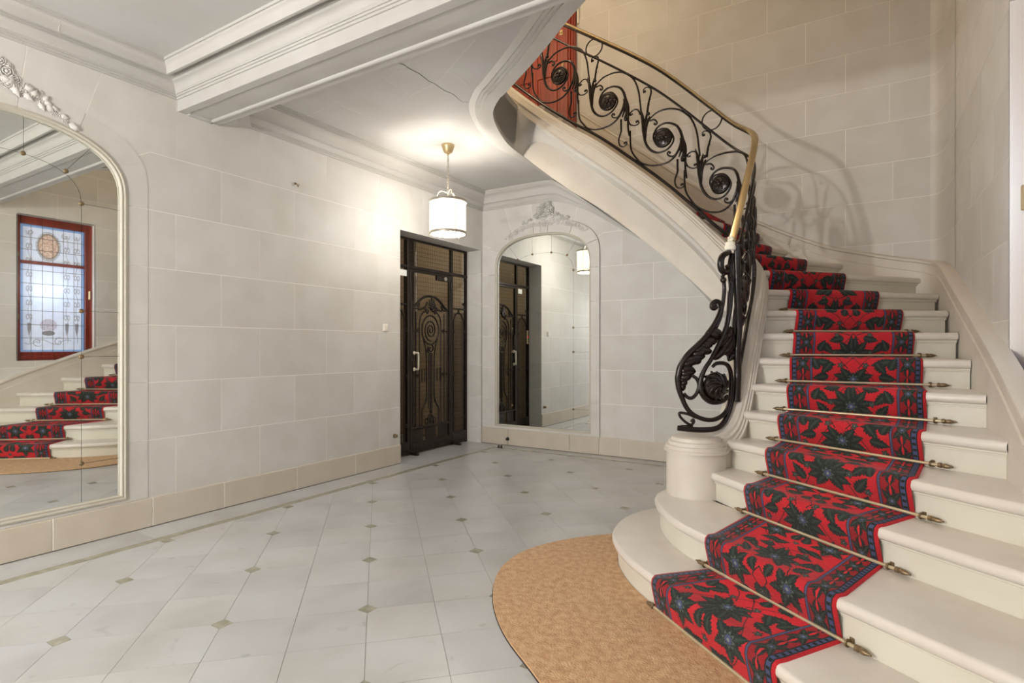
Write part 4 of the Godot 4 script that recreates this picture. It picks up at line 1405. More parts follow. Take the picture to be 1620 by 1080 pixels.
	# the wall of the courtyard behind closes the opening
	st = tool()
	box(st, Vector3(5.1, 0.9, 2.2), Vector3(5.15, 3.1, 3.5))
	part("outer_pane", st, M.paper, t)

# ------------------------------------------------------------------ lift gate
const GX := -0.25
func gp(z: float, y: float, x := 0.0) -> Vector3: return Vector3(GX + x, y, z)
func gate_bar(parent: Node3D, called: String, pts: Array, r: float, sides := 6, per := 6, x := 0.0, mat: Material = null) -> void:
	var path := []
	for q in pts: path.append(gp(q[0], q[1], x))
	var st := tool()
	tube(st, smooth(path, per) if path.size() > 2 else path, r * 1.2, sides)
	part(called, st, mat if mat else M.gate_iron, parent)
func flat_bar(parent: Node3D, called: String, z0: float, y0: float, z1: float, y1: float, d0 := -0.015, d1 := 0.015) -> void:
	var st := tool()
	bevel_box(st, Vector3(GX + d0, y0, z0), Vector3(GX + d1, y1, z1), 0.003)
	part(called, st, M.gate_iron, parent)
func build_lift_gate() -> void:
	var t := thing("lift_gate", "dark iron lift cage door with wire mesh and a scrolled spiral ornament", "lift door")
	var mz := 0.76
	# fixed frame
	flat_bar(t, "frame_post", 1.148, 0.0, 1.185, 2.5, -0.02, 0.02)
	flat_bar(t, "frame_post", 0.342, 0.0, 0.373, 2.5, -0.02, 0.02)
	flat_bar(t, "frame_post", 0.033, 0.0, 0.062, 2.5, -0.02, 0.02)
	flat_bar(t, "frame_post", 1.505, 0.0, 1.538, 2.5, -0.02, 0.02)
	flat_bar(t, "transom_bar", 0.035, 2.152, 1.536, 2.185, -0.024, 0.026)
	flat_bar(t, "top_bar", 0.035, 2.478, 1.536, 2.503)
	flat_bar(t, "bottom_bar", 0.035, 0.012, 1.536, 0.06, -0.02, 0.022)
	# the opening leaf: its frame is the part, the bars on it are its pieces
	var fr := tool()
	for q in [[1.108, 0.06, 1.144, 2.145, 0.024], [0.378, 0.06, 0.416, 2.145, 0.024], [0.416, 2.118, 1.108, 2.148, 0.024], [0.416, 0.06, 1.108, 0.13, 0.026], [0.416, 0.285, 1.108, 0.31, 0.022]]:
		bevel_box(fr, Vector3(GX - 0.01, q[1], q[0]), Vector3(GX + q[4], q[3], q[2]), 0.003)
	var leaf := part("gate_leaf", fr, M.gate_iron, t)
	flat_bar(leaf, "lock_case", 0.425, 2.06, 0.66, 2.118, -0.01, 0.03)
	var st := tool()
	lathe(st, PackedVector2Array([Vector2(0.026, 0.03), Vector2(0.026, 0.036), Vector2(0.018, 0.04), Vector2(0.0, 0.04)]), Transform3D(Basis(Vector3(0, 0, 1), Vector3(1, 0, 0), Vector3(0, 1, 0)), gp(0.505, 2.09)), 18)
	part("lock_disc", st, M.lamp_metal, leaf)
	for z in [0.43, 0.665, 0.9]:
		flat_bar(leaf, "kick_panel", z, 0.135, z + 0.19, 0.28, -0.004, 0.006)
	# arch over the ornament with its two end scrolls
	gate_bar(leaf, "arch_bar", [[1.1, 1.70], [1.03, 1.735], [0.95, 1.80], [0.86, 1.845], [0.76, 1.858], [0.66, 1.845], [0.57, 1.80], [0.49, 1.735], [0.42, 1.70]], 0.013, 8)
	for s in [-1.0, 1.0]:
		gate_bar(leaf, "scroll", [[mz + s * 0.32, 1.70], [mz + s * 0.26, 1.695], [mz + s * 0.215, 1.72], [mz + s * 0.205, 1.755], [mz + s * 0.235, 1.77], [mz + s * 0.255, 1.745], [mz + s * 0.235, 1.735]], 0.009)
		gate_bar(leaf, "scroll", [[mz + s * 0.22, 1.69], [mz + s * 0.15, 1.70], [mz + s * 0.09, 1.735], [mz + s * 0.06, 1.79]], 0.009)
		# outer loop, upright stalks, lyre
		gate_bar(leaf, "loop_bar", [[mz + s * 0.2, 0.31], [mz + s * 0.2, 0.9], [mz + s * 0.2, 1.35], [mz + s * 0.2, 1.52], [mz + s * 0.17, 1.62], [mz + s * 0.1, 1.67], [mz + s * 0.03, 1.68]], 0.008)
		gate_bar(leaf, "upright_bar", [[mz + s * 0.265, 0.31], [mz + s * 0.265, 1.66]], 0.009)
		gate_bar(leaf, "upright_bar", [[mz + s * 0.315, 0.31], [mz + s * 0.315, 1.7]], 0.007)
		gate_bar(leaf, "lyre_bar", [[mz + s * 0.135, 1.36], [mz + s * 0.1, 1.26], [mz + s * 0.075, 1.16], [mz + s * 0.07, 1.0], [mz + s * 0.07, 0.72], [mz + s * 0.075, 0.62], [mz + s * 0.11, 0.55], [mz + s * 0.15, 0.5], [mz + s * 0.155, 0.42], [mz + s * 0.155, 0.31]], 0.008)
		gate_bar(leaf, "stalk", [[mz + s * 0.03, 1.16], [mz + s * 0.03, 0.5]], 0.006)
		var lk := tool()
		tube(lk, [gp(mz + s * 0.165, 0.985, 0.01), gp(mz + s * 0.115, 0.985, 0.01), gp(mz + s * 0.115, 0.83, 0.01), gp(mz + s * 0.165, 0.83, 0.01)], 0.007, 6, true)
		part("square_link", lk, M.gate_iron, leaf)
		for y in [1.44, 0.905]:
			gate_bar(leaf, "tie_bar", [[mz + s * 0.36, y], [mz + s * 0.2, y]], 0.007)
			lk = tool()
			tube(lk, ring(gp(mz + s * 0.235, y, 0.012), Vector3(0, 0, 1), Vector3(0, 1, 0), 0.021, 12), 0.006, 6, true)
			part("ring", lk, M.gate_iron, leaf)
		# foot arches
		gate_bar(leaf, "foot_scroll", [[mz + s * 0.06, 0.31], [mz + s * 0.09, 0.33], [mz + s * 0.1, 0.37], [mz + s * 0.07, 0.385], [mz + s * 0.06, 0.36]], 0.006)
	gate_bar(leaf, "stalk", [[mz, 1.16], [mz, 0.45]], 0.008)
	# oval with a spiral inside
	st = tool()
	var oval := []
	for i in 32: oval.append(gp(mz + 0.155 * cos(TAU * i / 32), 1.45 + 0.175 * sin(TAU * i / 32)))
	tube(st, oval, 0.01, 8, true)
	part("oval_ring", st, M.gate_iron, leaf)
	st = tool()
	var spi := []
	for i in 70:
		var a := -PI / 2 + i / 69.0 * TAU * 2.4
		var r := lerpf(0.12, 0.012, pow(i / 69.0, 0.85))
		spi.append(gp(mz + r * cos(a), 1.45 + r * 1.12 * sin(a), 0.004))
	tube(st, spi, 0.0095, 7)
	part("spiral", st, M.gate_iron, leaf)
	gate_bar(leaf, "scroll", [[mz + 0.03, 1.28], [mz - 0.035, 1.265], [mz - 0.05, 1.22], [mz - 0.015, 1.19], [mz + 0.02, 1.205], [mz + 0.015, 1.235], [mz - 0.01, 1.235]], 0.008)
	gate_bar(leaf, "scroll", [[mz - 0.03, 1.165], [mz + 0.03, 1.175], [mz + 0.05, 1.21], [mz + 0.035, 1.25]], 0.008)
	# leaf crest
	st = tool()
	for k in 7:
		var a := PI / 2 + (k - 3) * 0.36
		var l := 0.15 - 0.013 * absf(k - 3) * 2.0
		var path := []
		for i in 6: path.append(gp(mz - cos(a) * l * i / 5.0, 1.7 + sin(a) * l * i / 5.0, 0.012 + 0.02 * sin(PI * i / 5.0)))
		tube(st, path, [0.008, 0.016, 0.018, 0.014, 0.006], 7)
	ball(st, gp(mz, 1.705, 0.02), Vector3(0.022, 0.026, 0.03), 10, 7)
	for s in [-1.0, 1.0]:
		ball(st, gp(mz + s * 0.07, 1.67, 0.012), Vector3(0.016, 0.03, 0.02), 8, 6)
		ball(st, gp(mz + s * 0.105, 1.70, 0.012), Vector3(0.014, 0.02, 0.026), 8, 6)
	part("leaf_crest", st, M.gate_iron, leaf)
	st = tool()
	ball(st, gp(mz, 0.47, 0.008), Vector3(0.018, 0.03, 0.024), 8, 6)
	ball(st, gp(mz, 0.425, 0.008), Vector3(0.014, 0.014, 0.038), 8, 6)
	for s in [-1.0, 1.0]:
		tube(st, [gp(mz + s * 0.012, 0.42, 0.006), gp(mz + s * 0.04, 0.38, 0.006), gp(mz + s * 0.05, 0.31, 0.006)], [0.014, 0.018, 0.008], 7)
	ball(st, gp(mz, 0.36, 0.008), Vector3(0.016, 0.045, 0.026), 8, 6)
	part("foot_ornament", st, M.gate_iron, leaf)
	# side panels: arch topped, filled with fine mesh
	for s in [-1.0, 1.0]:
		var z0 := 0.062 if s < 0 else 1.185
		var z1 := 0.342 if s < 0 else 1.505
		var zm := (z0 + z1) / 2
		var hw := (z1 - z0) / 2 - 0.035
		fr = tool()
		bevel_box(fr, Vector3(GX - 0.01, 0.06, z0), Vector3(GX + 0.024, 0.155, z1), 0.003)
		var side := part("side_panel", fr, M.gate_iron, t)
		flat_bar(side, "panel_rail", z0, 1.725, z1, 1.745, -0.006, 0.014)
		gate_bar(side, "panel_arch", [[zm - hw, 0.16], [zm - hw, 0.9], [zm - hw, 1.5], [zm - hw * 0.9, 1.6], [zm - hw * 0.5, 1.665], [zm, 1.683], [zm + hw * 0.5, 1.665], [zm + hw * 0.9, 1.6], [zm + hw, 1.5], [zm + hw, 0.9], [zm + hw, 0.16]], 0.008)
		gate_bar(side, "scroll", [[zm, 1.683], [zm, 1.725]], 0.012)
		gate_bar(side, "scroll", [[z0 + 0.02 if s < 0 else z1 - 0.02, 1.745], [z0 + 0.015 if s < 0 else z1 - 0.015, 1.79], [z0 + 0.04 if s < 0 else z1 - 0.04, 1.81], [z0 + 0.05 if s < 0 else z1 - 0.05, 1.785]], 0.008)
		for y in [1.44, 0.905, 0.34]:
			for zz in [z0, z1]:
				st = tool()
				tube(st, ring(gp(zz + (0.016 if zz == z0 else -0.016), y, 0.018), Vector3(0, 0, 1), Vector3(0, 1, 0), 0.017, 12), 0.005, 6, true)
				part("ring", st, M.gate_iron, side)
		# fine woven mesh of the panel
		st = tool()
		var k := z0 + 0.02
		while k < z1 - 0.01:
			tube(st, [gp(k, 0.16, -0.006), gp(k, 1.69, -0.006)], 0.0016, 4)
			k += 0.0125
		k = 0.16
		while k < 1.68:
			tube(st, [gp(z0 + 0.015, k, -0.004), gp(z1 - 0.015, k, -0.004)], 0.0016, 4)
			k += 0.014
		part("panel_mesh", st, M.wire, side).set_meta("kind", "stuff")
	# open wire mesh behind everything
	st = tool()
	var q := 0.06
	while q < 1.52:
		tube(st, [gp(q, 0.1, -0.013), gp(q, 2.49, -0.013)], 0.0017, 4)
		q += 0.034
	q = 0.12
	while q < 2.49:
		tube(st, [gp(0.05, q, -0.011), gp(1.52, q, -0.011)], 0.0017, 4)
		q += 0.05
	part("wire_mesh", st, M.wire, t).set_meta("kind", "stuff")
	# diagonal mesh of the upper part and the cage behind
	st = tool()
	for dgn in [-1.0, 1.0]:
		var kk := -1.2
		while kk < 2.6:
			var a := Vector2(0.05, 2.19)
			var pts := Geometry2D.intersect_polyline_with_polygon(PackedVector2Array([Vector2(kk, 1.9), Vector2(kk + dgn * 0.8, 2.7)]), rect(0.06, 2.19, 1.51, 2.48))
			for pl in pts:
				tube(st, [gp(pl[0].x, pl[0].y, -0.05), gp(pl[1].x, pl[1].y, -0.05)], 0.0016, 4)
			kk += 0.026
	part("upper_mesh", st, M.wire, t).set_meta("kind", "stuff")
	# hinges, handle, feet
	for y in [2.0, 1.2, 0.5]:
		st = tool()
		tube(st, [gp(0.375, y - 0.05, 0.026), gp(0.375, y + 0.05, 0.026)], 0.012, 8)
		ball(st, gp(0.375, y + 0.06, 0.026), Vector3(0.009, 0.014, 0.009), 8, 6)
		part("hinge", st, M.gate_iron, leaf)
	st = tool()
	tube(st, smooth([gp(1.075, 1.175, 0.02), gp(1.06, 1.175, 0.055), gp(1.055, 1.16, 0.066), gp(1.055, 1.0, 0.066), gp(1.06, 0.985, 0.055), gp(1.075, 0.985, 0.02)], 4), 0.011, 8)
	ball(st, gp(1.075, 1.175, 0.022), Vector3(0.014, 0.024, 0.02), 10, 6)
	ball(st, gp(1.075, 0.985, 0.022), Vector3(0.014, 0.024, 0.02), 10, 6)
	part("pull_handle", st, M.cream, leaf)
	st = tool()
	bevel_box(st, Vector3(GX - 0.01, 1.08, 1.085), Vector3(GX + 0.018, 1.42, 1.108), 0.003)
	part("lock_plate", st, M.gate_iron, leaf)
	for z in [1.13, 0.325]:
		st = tool()
		bevel_box(st, Vector3(GX, 0.0, z - 0.02), Vector3(GX + 0.13, 0.03, z + 0.015), 0.006)
		part("foot", st, M.gate_iron, t)
	# the guide rail and car frame behind the mesh
	var car := thing("lift_shaft_rail", "dark upright guide rail standing in the shaft behind the lift door mesh", "rail")
	st = tool()
	bevel_box(st, Vector3(-0.62, 0.0, 0.70), Vector3(-0.56, 4.1, 0.83), 0.005)
	part("guide_plate", st, M.gate_iron, car)
	st = tool()
	tube(st, [Vector3(-0.545, 0.0, 0.69), Vector3(-0.545, 4.1, 0.69)], 0.016, 8)
	part("guide_tube", st, M.lamp_metal, car)
	st = tool()
	bevel_box(st, Vector3(-1.7, 2.33, 0.0), Vector3(-1.66, 2.39, 1.6), 0.004)
	part("cross_bar", st, M.gate_iron, car)
	# call plate and notices on the gate
	var cp := thing("call_plate", "small pale call button plate with a red light on the lift gate side panel", "button")
	st = tool()
	bevel_box(st, Vector3(GX + 0.012, 1.29, 1.455), Vector3(GX + 0.03, 1.50, 1.50), 0.003)
	part("plate", st, M.rod, cp)
	st = tool()
	ball(st, Vector3(GX + 0.03, 1.40, 1.478), Vector3(0.006, 0.012, 0.012), 10, 6)
	var red := plain(c8(220, 30, 40), 0.3)
	red.emission_enabled = true
	red.emission = c8(255, 30, 40)
	red.emission_energy_multiplier = 1.5
	part("button_light", st, red, cp)
	st = tool()
	bevel_box(st, Vector3(GX + 0.016, 2.055, 1.2), Vector3(GX + 0.02, 2.125, 1.32), 0.0008)
	meta(part("notice_card", st, M.paper, self), "small white notice card fixed at the top of the lift gate", "notice")

# ------------------------------------------------------------------ balustrade
func build_balustrade() -> void:
	var t := thing("stair_balustrade", "black wrought iron balustrade of running scrolls under a pale brass handrail", "balustrade")
	var along := func(table: Array, off: float, s0: float, s1: float, dy: float) -> Array:
		var path := []
		var n := int((s1 - s0) / 0.035) + 1
		for i in n + 1:
			var s := lerpf(s0, s1, float(i) / n)
			path.append(on_string(s, look(table, s) + dy, off))
		return path
	# handrail
	var st := tool()
	var rows := []
	var prof := [[-0.023, -0.01], [-0.024, 0.003], [-0.016, 0.012], [0.0, 0.0145], [0.016, 0.012], [0.024, 0.003], [0.023, -0.01], [0.013, -0.016], [-0.013, -0.016]]
	var n := 110
	for i in n + 1:
		var s := lerpf(0.445, 3.9, float(i) / n)
		var r := PackedVector3Array()
		for q in prof: r.append(on_string(s, look(RAILY, s) + q[1], q[0]))
		rows.append(r)
	loft(st, rows, false, true, PackedInt32Array([1, 2, 3, 3, 4, 5, 6, 7, 8]))
	cap(st, rows[0], true)
	part("handrail", st, M.rail, t)
	# bars under the rail, along the middle and on the string
	st = tool()
	tube(st, along.call(RAILY, 0.0, 0.46, 3.9, -0.024), 0.009, 6)
	part("rail_bar", st, M.iron, t)
	st = tool()
	var mid := []
	for i in 91:
		var s := lerpf(0.62, 3.9, i / 90.0)
		mid.append(on_string(s, lerpf(look(RAILY, s), look(CAPY, s), 0.205), 0.0))
	tube(st, mid, 0.0105, 6)
	part("upper_bar", st, M.iron, t)
	st = tool()
	tube(st, along.call(CAPY, 0.0, 0.5, 3.9, 0.05), 0.0135, 6)
	part("bottom_bar", st, M.iron, t)
	# one unit of the running scroll, read off the picture: [points, thickness]
	var unit := [
		["scroll", [[215, 255], [240, 215], [300, 165], [370, 138], [430, 130], [500, 140], [570, 175], [620, 220], [655, 290], [680, 380], [695, 480], [705, 580]], [0.006, 0.008, 0.0085, 0.0085, 0.0085, 0.008]],
		["scroll", [[150, 190], [155, 260], [165, 360], [195, 465], [240, 525], [300, 547], [360, 535], [410, 505], [440, 460], [450, 410], [435, 360], [395, 325], [345, 320], [300, 340], [272, 385]], [0.006, 0.013, 0.012, 0.009, 0.009, 0.009, 0.009, 0.008, 0.007]],
		["scroll", [[280, 470], [266, 410], [275, 350], [310, 300], [360, 272], [420, 267], [480, 290], [520, 340], [545, 420], [560, 500], [568, 600], [570, 700], [576, 790]], [0.007, 0.009, 0.0095, 0.0095, 0.012, 0.014, 0.011, 0.008]],
		["scroll", [[40, 340], [45, 430], [60, 530], [95, 600], [150, 645], [230, 668], [310, 665], [390, 640], [450, 595], [495, 540], [515, 480], [525, 400]], [0.008, 0.0085, 0.0085, 0.0085, 0.009, 0.012, 0.008]],
		["curl", [[222, 248], [258, 234], [290, 245], [302, 268], [288, 284], [272, 276]], [0.009, 0.007, 0.008]],
		["curl", [[480, 562], [440, 582], [405, 575], [390, 555], [400, 538], [418, 548]], [0.009, 0.007, 0.008]],
		["tendril", [[495, 610], [490, 680], [485, 730], [465, 810], [480, 868], [520, 885], [550, 865], [540, 842], [525, 852]], [0.01, 0.009, 0.007, 0.006, 0.008]],
		["tendril", [[770, 590], [785, 500], [810, 400], [800, 355], [760, 342], [728, 358], [730, 388], [746, 380]], [0.011, 0.009, 0.006, 0.006, 0.008]],
		["link_curl", [[615, 575], [592, 585], [590, 562], [625, 537], [665, 545], [688, 590]], [0.009, 0.008, 0.006, 0.008]],
		["link_curl", [[570, 635], [590, 680], [640, 697], [678, 682], [668, 655], [650, 664]], [0.009, 0.006, 0.007, 0.009]],
		["leaf", [[205, 155], [192, 220], [178, 300], [182, 410]], [0.004, 0.014, 0.012, 0.004]],
		["leaf", [[130, 130], [160, 200], [165, 300], [182, 430]], [0.003, 0.014, 0.013, 0.004]],
		["leaf", [[228, 205], [208, 262], [192, 330], [190, 420]], [0.008, 0.014, 0.011, 0.004]],
		["leaf", [[524, 340], [543, 440], [550, 540], [528, 610]], [0.004, 0.013, 0.016, 0.01]],
		["leaf", [[518, 410], [527, 510], [500, 590]], [0.004, 0.013, 0.006]],
		["leaf", [[545, 410], [562, 520], [562, 620]], [0.004, 0.012, 0.007]],
		["knob", [[535, 615]], [0.019]],
		["knob", [[212, 180]], [0.016]],
		["knob", [[488, 655]], [0.011]],
		["knob", [[487, 705]], [0.01]],
		["knob", [[786, 520]], [0.01]],
		["knob", [[795, 470]], [0.009]]]
	var s_unit := 2.188
	var rel := []
	for u in unit:
		var pts := []
		for q in u[1]:
			var h := hit(990 + q[0] / 6.0, 150 + q[1] / 6.0, 1.6, 3.4)
			pts.append(Vector2(h.x - s_unit, h.y - look(CAPY, h.x)))
		if pts.size() > 1: pts = smooth(pts, 4)
		rel.append(pts)
	for s0 in [3.716, 3.21, 2.704, 2.188, 1.7, 1.19, 0.68]:
		for k in unit.size():
			var path := []
			for p in rel[k]:
				var s: float = s0 + p.x
				if s < 0.5 or s > 4.05: continue
				path.append(on_string(s, look(CAPY, s) + p.y))
			if path.is_empty(): continue
			st = tool()
			if unit[k][0] == "knob": ball(st, path[0], Vector3.ONE * unit[k][2][0], 8, 6)
			else:
				if path.size() < 3: continue
				tube(st, path, unit[k][2], 6)
				if unit[k][0] in ["curl", "tendril", "link_curl"]: ball(st, path[-1], Vector3.ONE * 0.0115, 8, 6)
			part(unit[k][0], st, M.iron, t)
		# rosette: a rimmed boss with petals on both faces
		var sc: float = s0
		var yc := look(CAPY, sc) + (3.086 - 2.66)
		var nn := plan_n(sc)
		var ez := Vector3(nn.x, 0, nn.y)
		var ey := Vector3.UP
		var ex := ey.cross(ez)
		var c := on_string(sc, yc)
		if sc > 0.5:
			st = tool()
			lathe(st, PackedVector2Array([Vector2(0.0, -0.016), Vector2(0.06, -0.014), Vector2(0.078, -0.012), Vector2(0.083, 0.0), Vector2(0.078, 0.014), Vector2(0.064, 0.012), Vector2(0.05, 0.018), Vector2(0.0, 0.02)]), Transform3D(Basis(ex, ez, -ey), c), 24)
			for i in 6:
				var a := TAU * i / 6
				var dir := ex * cos(a) + ey * sin(a)
				var b := Basis(dir, ez, dir.cross(ez))
				ball(st, c + dir * 0.034 + ez * 0.014, Vector3(0.023, 0.013, 0.014), 8, 6, b)
			for i in 12:
				var a := TAU * (i + 0.5) / 12
				ball(st, c + (ex * cos(a) + ey * sin(a)) * 0.058 + ez * 0.011, Vector3(0.008, 0.008, 0.008), 6, 5)
			ball(st, c + ez * 0.022, Vector3(0.016, 0.016, 0.014), 8, 6)
			tube(st, ring(c + ez * 0.012, ex, ey, 0.072, 24), 0.006, 6, true)
			part("rosette", st, M.iron, t)
	# rings between the upper bar and the rail
	for s0 in [2.845, 1.77, 3.9]:
		var y := (look(RAILY, s0) - 0.02 + lerpf(look(RAILY, s0), look(CAPY, s0), 0.205)) / 2.0 + 0.003
		var path := []
		for i in 24: path.append(on_string(s0 + 0.083 * cos(TAU * i / 24), y + 0.083 * sin(TAU * i / 24)))
		st = tool()
		tube(st, path, 0.007, 6, true)
		part("ring", st, M.iron, t)
	# newel: the great S of leaves that rises from the pedestal to the end of the rail
	var a1 := func(x: float, y: float) -> Vector2: return Vector2(1060 + x / 6.0, 520 + y / 6.0)
	var a2 := func(x: float, y: float) -> Vector2: return Vector2(1100 + x / 6.75, 370 + y / 6.75)
	var place := func(p: Vector2, off := 0.0) -> Vector3:
		var h := hit(p.x, p.y, 0.0, 0.75)
		if p.x < 1060.0: h = hit(1060.0, p.y, 0.0, 0.1)
		return on_string(h.x, h.y, off)
	var newel := [
		["newel_scroll", [a2.call(395, 180), a2.call(340, 205), a2.call(290, 240), a2.call(270, 310), a2.call(285, 380), a2.call(320, 410), a2.call(350, 380), a2.call(338, 335)], [0.012, 0.016, 0.018, 0.017, 0.015, 0.013], 0.0],
		["newel_scroll", [a2.call(390, 220), a2.call(370, 330), a2.call(372, 430), a2.call(385, 520), a2.call(375, 650), a2.call(362, 800), a2.call(340, 950), a1.call(525, 10), a1.call(470, 130), a1.call(420, 230), a1.call(375, 310), a1.call(330, 380), a1.call(297, 470), a1.call(288, 550), a1.call(310, 620), a1.call(370, 680), a1.call(440, 695), a1.call(500, 680), a1.call(545, 640)], [0.014, 0.015, 0.016, 0.015, 0.013, 0.012, 0.012, 0.015, 0.017, 0.015, 0.013], 0.0],
		["newel_scroll", [a1.call(400, 360), a1.call(440, 330), a1.call(500, 325), a1.call(550, 350), a1.call(575, 420), a1.call(580, 520), a1.call(575, 620), a1.call(560, 720), a1.call(520, 800), a1.call(450, 850), a1.call(370, 865), a1.call(280, 845), a1.call(200, 800), a1.call(150, 740), a1.call(118, 660), a1.call(90, 580), a1.call(76, 480), a1.call(80, 430), a1.call(105, 350), a1.call(170, 250), a1.call(260, 160), a1.call(335, 80), a1.call(395, 0), a2.call(135, 1065), a2.call(195, 975), a2.call(245, 880), a2.call(275, 795), a2.call(262, 735), a2.call(222, 717), a2.call(183, 740), a2.call(176, 778), a2.call(200, 795), a2.call(222, 772)], [0.009, 0.011, 0.012, 0.012, 0.012, 0.012, 0.012, 0.013, 0.015, 0.016, 0.016, 0.014, 0.013, 0.013, 0.012, 0.012, 0.014], 0.0],
		["newel_ring", [a1.call(205, 440), a1.call(255, 475), a1.call(275, 540), a1.call(255, 610), a1.call(210, 655), a1.call(165, 650), a1.call(132, 612)], [0.009, 0.01, 0.009], 0.0],
		["newel_foot", [a1.call(75, 940), a1.call(200, 955), a1.call(340, 958), a1.call(440, 945), a1.call(500, 900), a1.call(540, 830), a1.call(572, 740), a1.call(590, 650)], [0.014, 0.015, 0.014, 0.013], 0.0],
		["newel_foot", [a1.call(225, 928), a1.call(110, 926)], [0.008, 0.006], 0.02],
		["newel_foot", [a1.call(205, 885), a1.call(215, 862), a1.call(226, 885), a1.call(195, 910), a1.call(145, 882), a1.call(105, 840), a1.call(86, 803), a1.call(112, 796), a1.call(180, 812), a1.call(250, 842)], [0.009, 0.007, 0.007, 0.008], 0.0],
		["newel_stem", [a2.call(305, 440), a2.call(325, 560), a2.call(312, 700), a2.call(300, 800), a2.call(278, 900), a2.call(230, 1000)], [0.01, 0.011, 0.01, 0.012], 0.01],
		["newel_post", [a2.call(405, 130), a2.call(410, 400), a2.call(420, 700), a2.call(430, 1000), a1.call(608, 200), a1.call(612, 400), a1.call(604, 560), a1.call(598, 690)], [0.02, 0.02, 0.02, 0.022], -0.02]]
	newel.reverse()
	var nw: Node3D = null
	for q in newel:
		var path := []
		for p in q[1]: path.append(place.call(p, q[3]))
		st = tool()
		var thick := []
		for x in q[2]: thick.append(x * 1.2)
		tube(st, smooth(path, 4) if path.size() > 2 else path, thick, 8)
		var o := part(q[0], st, M.iron, nw if nw else t)
		if nw == null: nw = o
	# acanthus leaves on the newel
	for q in [[[330, 85], [400, 115], [440, 95]], [[300, 115], [370, 140], [410, 130]], [[250, 175], [330, 205], [405, 215]], [[205, 235], [280, 235], [365, 195]], [[150, 290], [230, 280], [340, 258]], [[170, 260], [250, 300], [300, 290]], [[112, 345], [180, 325], [240, 300]], [[100, 385], [170, 380], [250, 412]], [[95, 425], [150, 425], [250, 398]], [[88, 475], [140, 462], [205, 458]], [[88, 520], [130, 512], [165, 520]], [[92, 555], [120, 550], [150, 540]], [[410, -10], [460, 40], [490, 50]], [[380, 20], [430, 60], [470, 80]], [[600, 40], [545, 130], [500, 205]], [[605, 90], [560, 190], [515, 240]], [[580, 110], [490, 220], [425, 290]], [[610, 30], [590, 160], [560, 262]], [[545, 40], [520, 110], [490, 170]], [[120, 330], [150, 300], [200, 260]], [[220, 200], [280, 190], [330, 150]], [[560, 180], [600, 240], [570, 300]], [[590, -20], [560, 60], [530, 100]], [[280, 140], [350, 160], [390, 165]], [[135, 310], [200, 310], [290, 300]], [[98, 400], [130, 400], [190, 420]], [[86, 500], [110, 490], [150, 505]], [[470, 150], [500, 90], [540, 40]]]:
		var path := []
		for p in q: path.append(place.call(a1.call(p[0], p[1]), 0.01))
		st = tool()
		tube(st, smooth(path, 5), [0.007, 0.025, 0.03, 0.024, 0.008], 7)
		part("acanthus_leaf", st, M.iron, nw)
	for q in [[[450, 830], [480, 740], [470, 640], [440, 560]], [[480, 250], [500, 330], [470, 420], [490, 480]], [[520, 560], [540, 640], [520, 740]], [[460, 860], [500, 900], [470, 980]], [[560, 200], [540, 300], [560, 420]], [[500, 20], [480, 120], [500, 240]], [[560, -40], [540, 60], [550, 180]], [[600, -60], [585, 40], [590, 160]], [[470, 300], [450, 380], [470, 460]], [[540, 420], [560, 500], [540, 580]], [[500, 480], [480, 560], [500, 640]], [[560, 520], [540, 620], [555, 720]], [[480, 640], [460, 720], [480, 800]], [[450, 240], [440, 300], [455, 350]], [[590, 180], [600, 260], [585, 340]], [[530, 700], [510, 780], [530, 860]], [[470, 880], [460, 960], [480, 1040]], [[430, 480], [440, 560], [430, 640]], [[600, -200], [590, -120], [600, -30]], [[630, -180], [620, -100], [610, -20]], [[560, -180], [570, -100], [560, 0]]]:
		var path := []
		for p in q:
			var v: Vector2 = a2.call(p[0], p[1])
			var h := hit(v.x, v.y, 0.45, 1.1)
			path.append(on_string(h.x, h.y, 0.0))
		st = tool()
		tube(st, smooth(path, 5), [0.006, 0.02, 0.026, 0.019, 0.006], 7)
		part("acanthus_leaf", st, M.iron, nw)
	st = tool()
	var bc: Vector3 = place.call(a1.call(430, 540), 0.0)
	var bn := plan_n(0.3)
	var bez := Vector3(bn.x, 0, bn.y)
	var bex := Vector3.UP.cross(bez)
	ball(st, bc, Vector3(0.088, 0.088, 0.05), 16, 10, Basis(bex, Vector3.UP, bez))
	for i in 9:
		var a := TAU * i / 9
		var dir := bex * cos(a) + Vector3.UP * sin(a)
		for sgn in [-1.0, 1.0]:
			var path := []
			for k in 6:
				var f := k / 5.0
				var d2 := bex * cos(a + f * 1.1) + Vector3.UP * sin(a + f * 1.1)
				path.append(bc + d2 * lerpf(0.088, 0.012, f) + bez * sgn * lerpf(0.02, 0.056, f))
			tube(st, path, [0.008, 0.013, 0.011, 0.006], 6)
	part("newel_boss", st, M.iron, nw)
	for q in [[200, 758, 0.021], [297, 492, 0.02], [305, 430, 0.013]]:
		st = tool()
		ball(st, place.call(a2.call(q[0], q[1]), 0.0), Vector3.ONE * q[2], 10, 8)
		part("newel_knob", st, M.iron, nw)
	# capital that closes the end of the rail
	st = tool()
	var e := on_string(0.452, look(RAILY, 0.452), 0.0)
	lathe(st, PackedVector2Array([Vector2(0.0, -0.105), Vector2(0.024, -0.1), Vector2(0.022, -0.085), Vector2(0.034, -0.078), Vector2(0.036, -0.06), Vector2(0.03, -0.046), Vector2(0.032, -0.034), Vector2(0.024, -0.026), Vector2(0.0, -0.022)]), Transform3D(Basis.IDENTITY, e + Vector3(-0.006, 0.02, 0.012)), 16)
	for i in 5: ball(st, e + Vector3(0.012 * cos(TAU * i / 5), 0.008 + 0.012 * sin(TAU * i / 5), 0.03), Vector3.ONE * 0.01, 7, 5)
	part("rail_capital", st, M.cream, t)

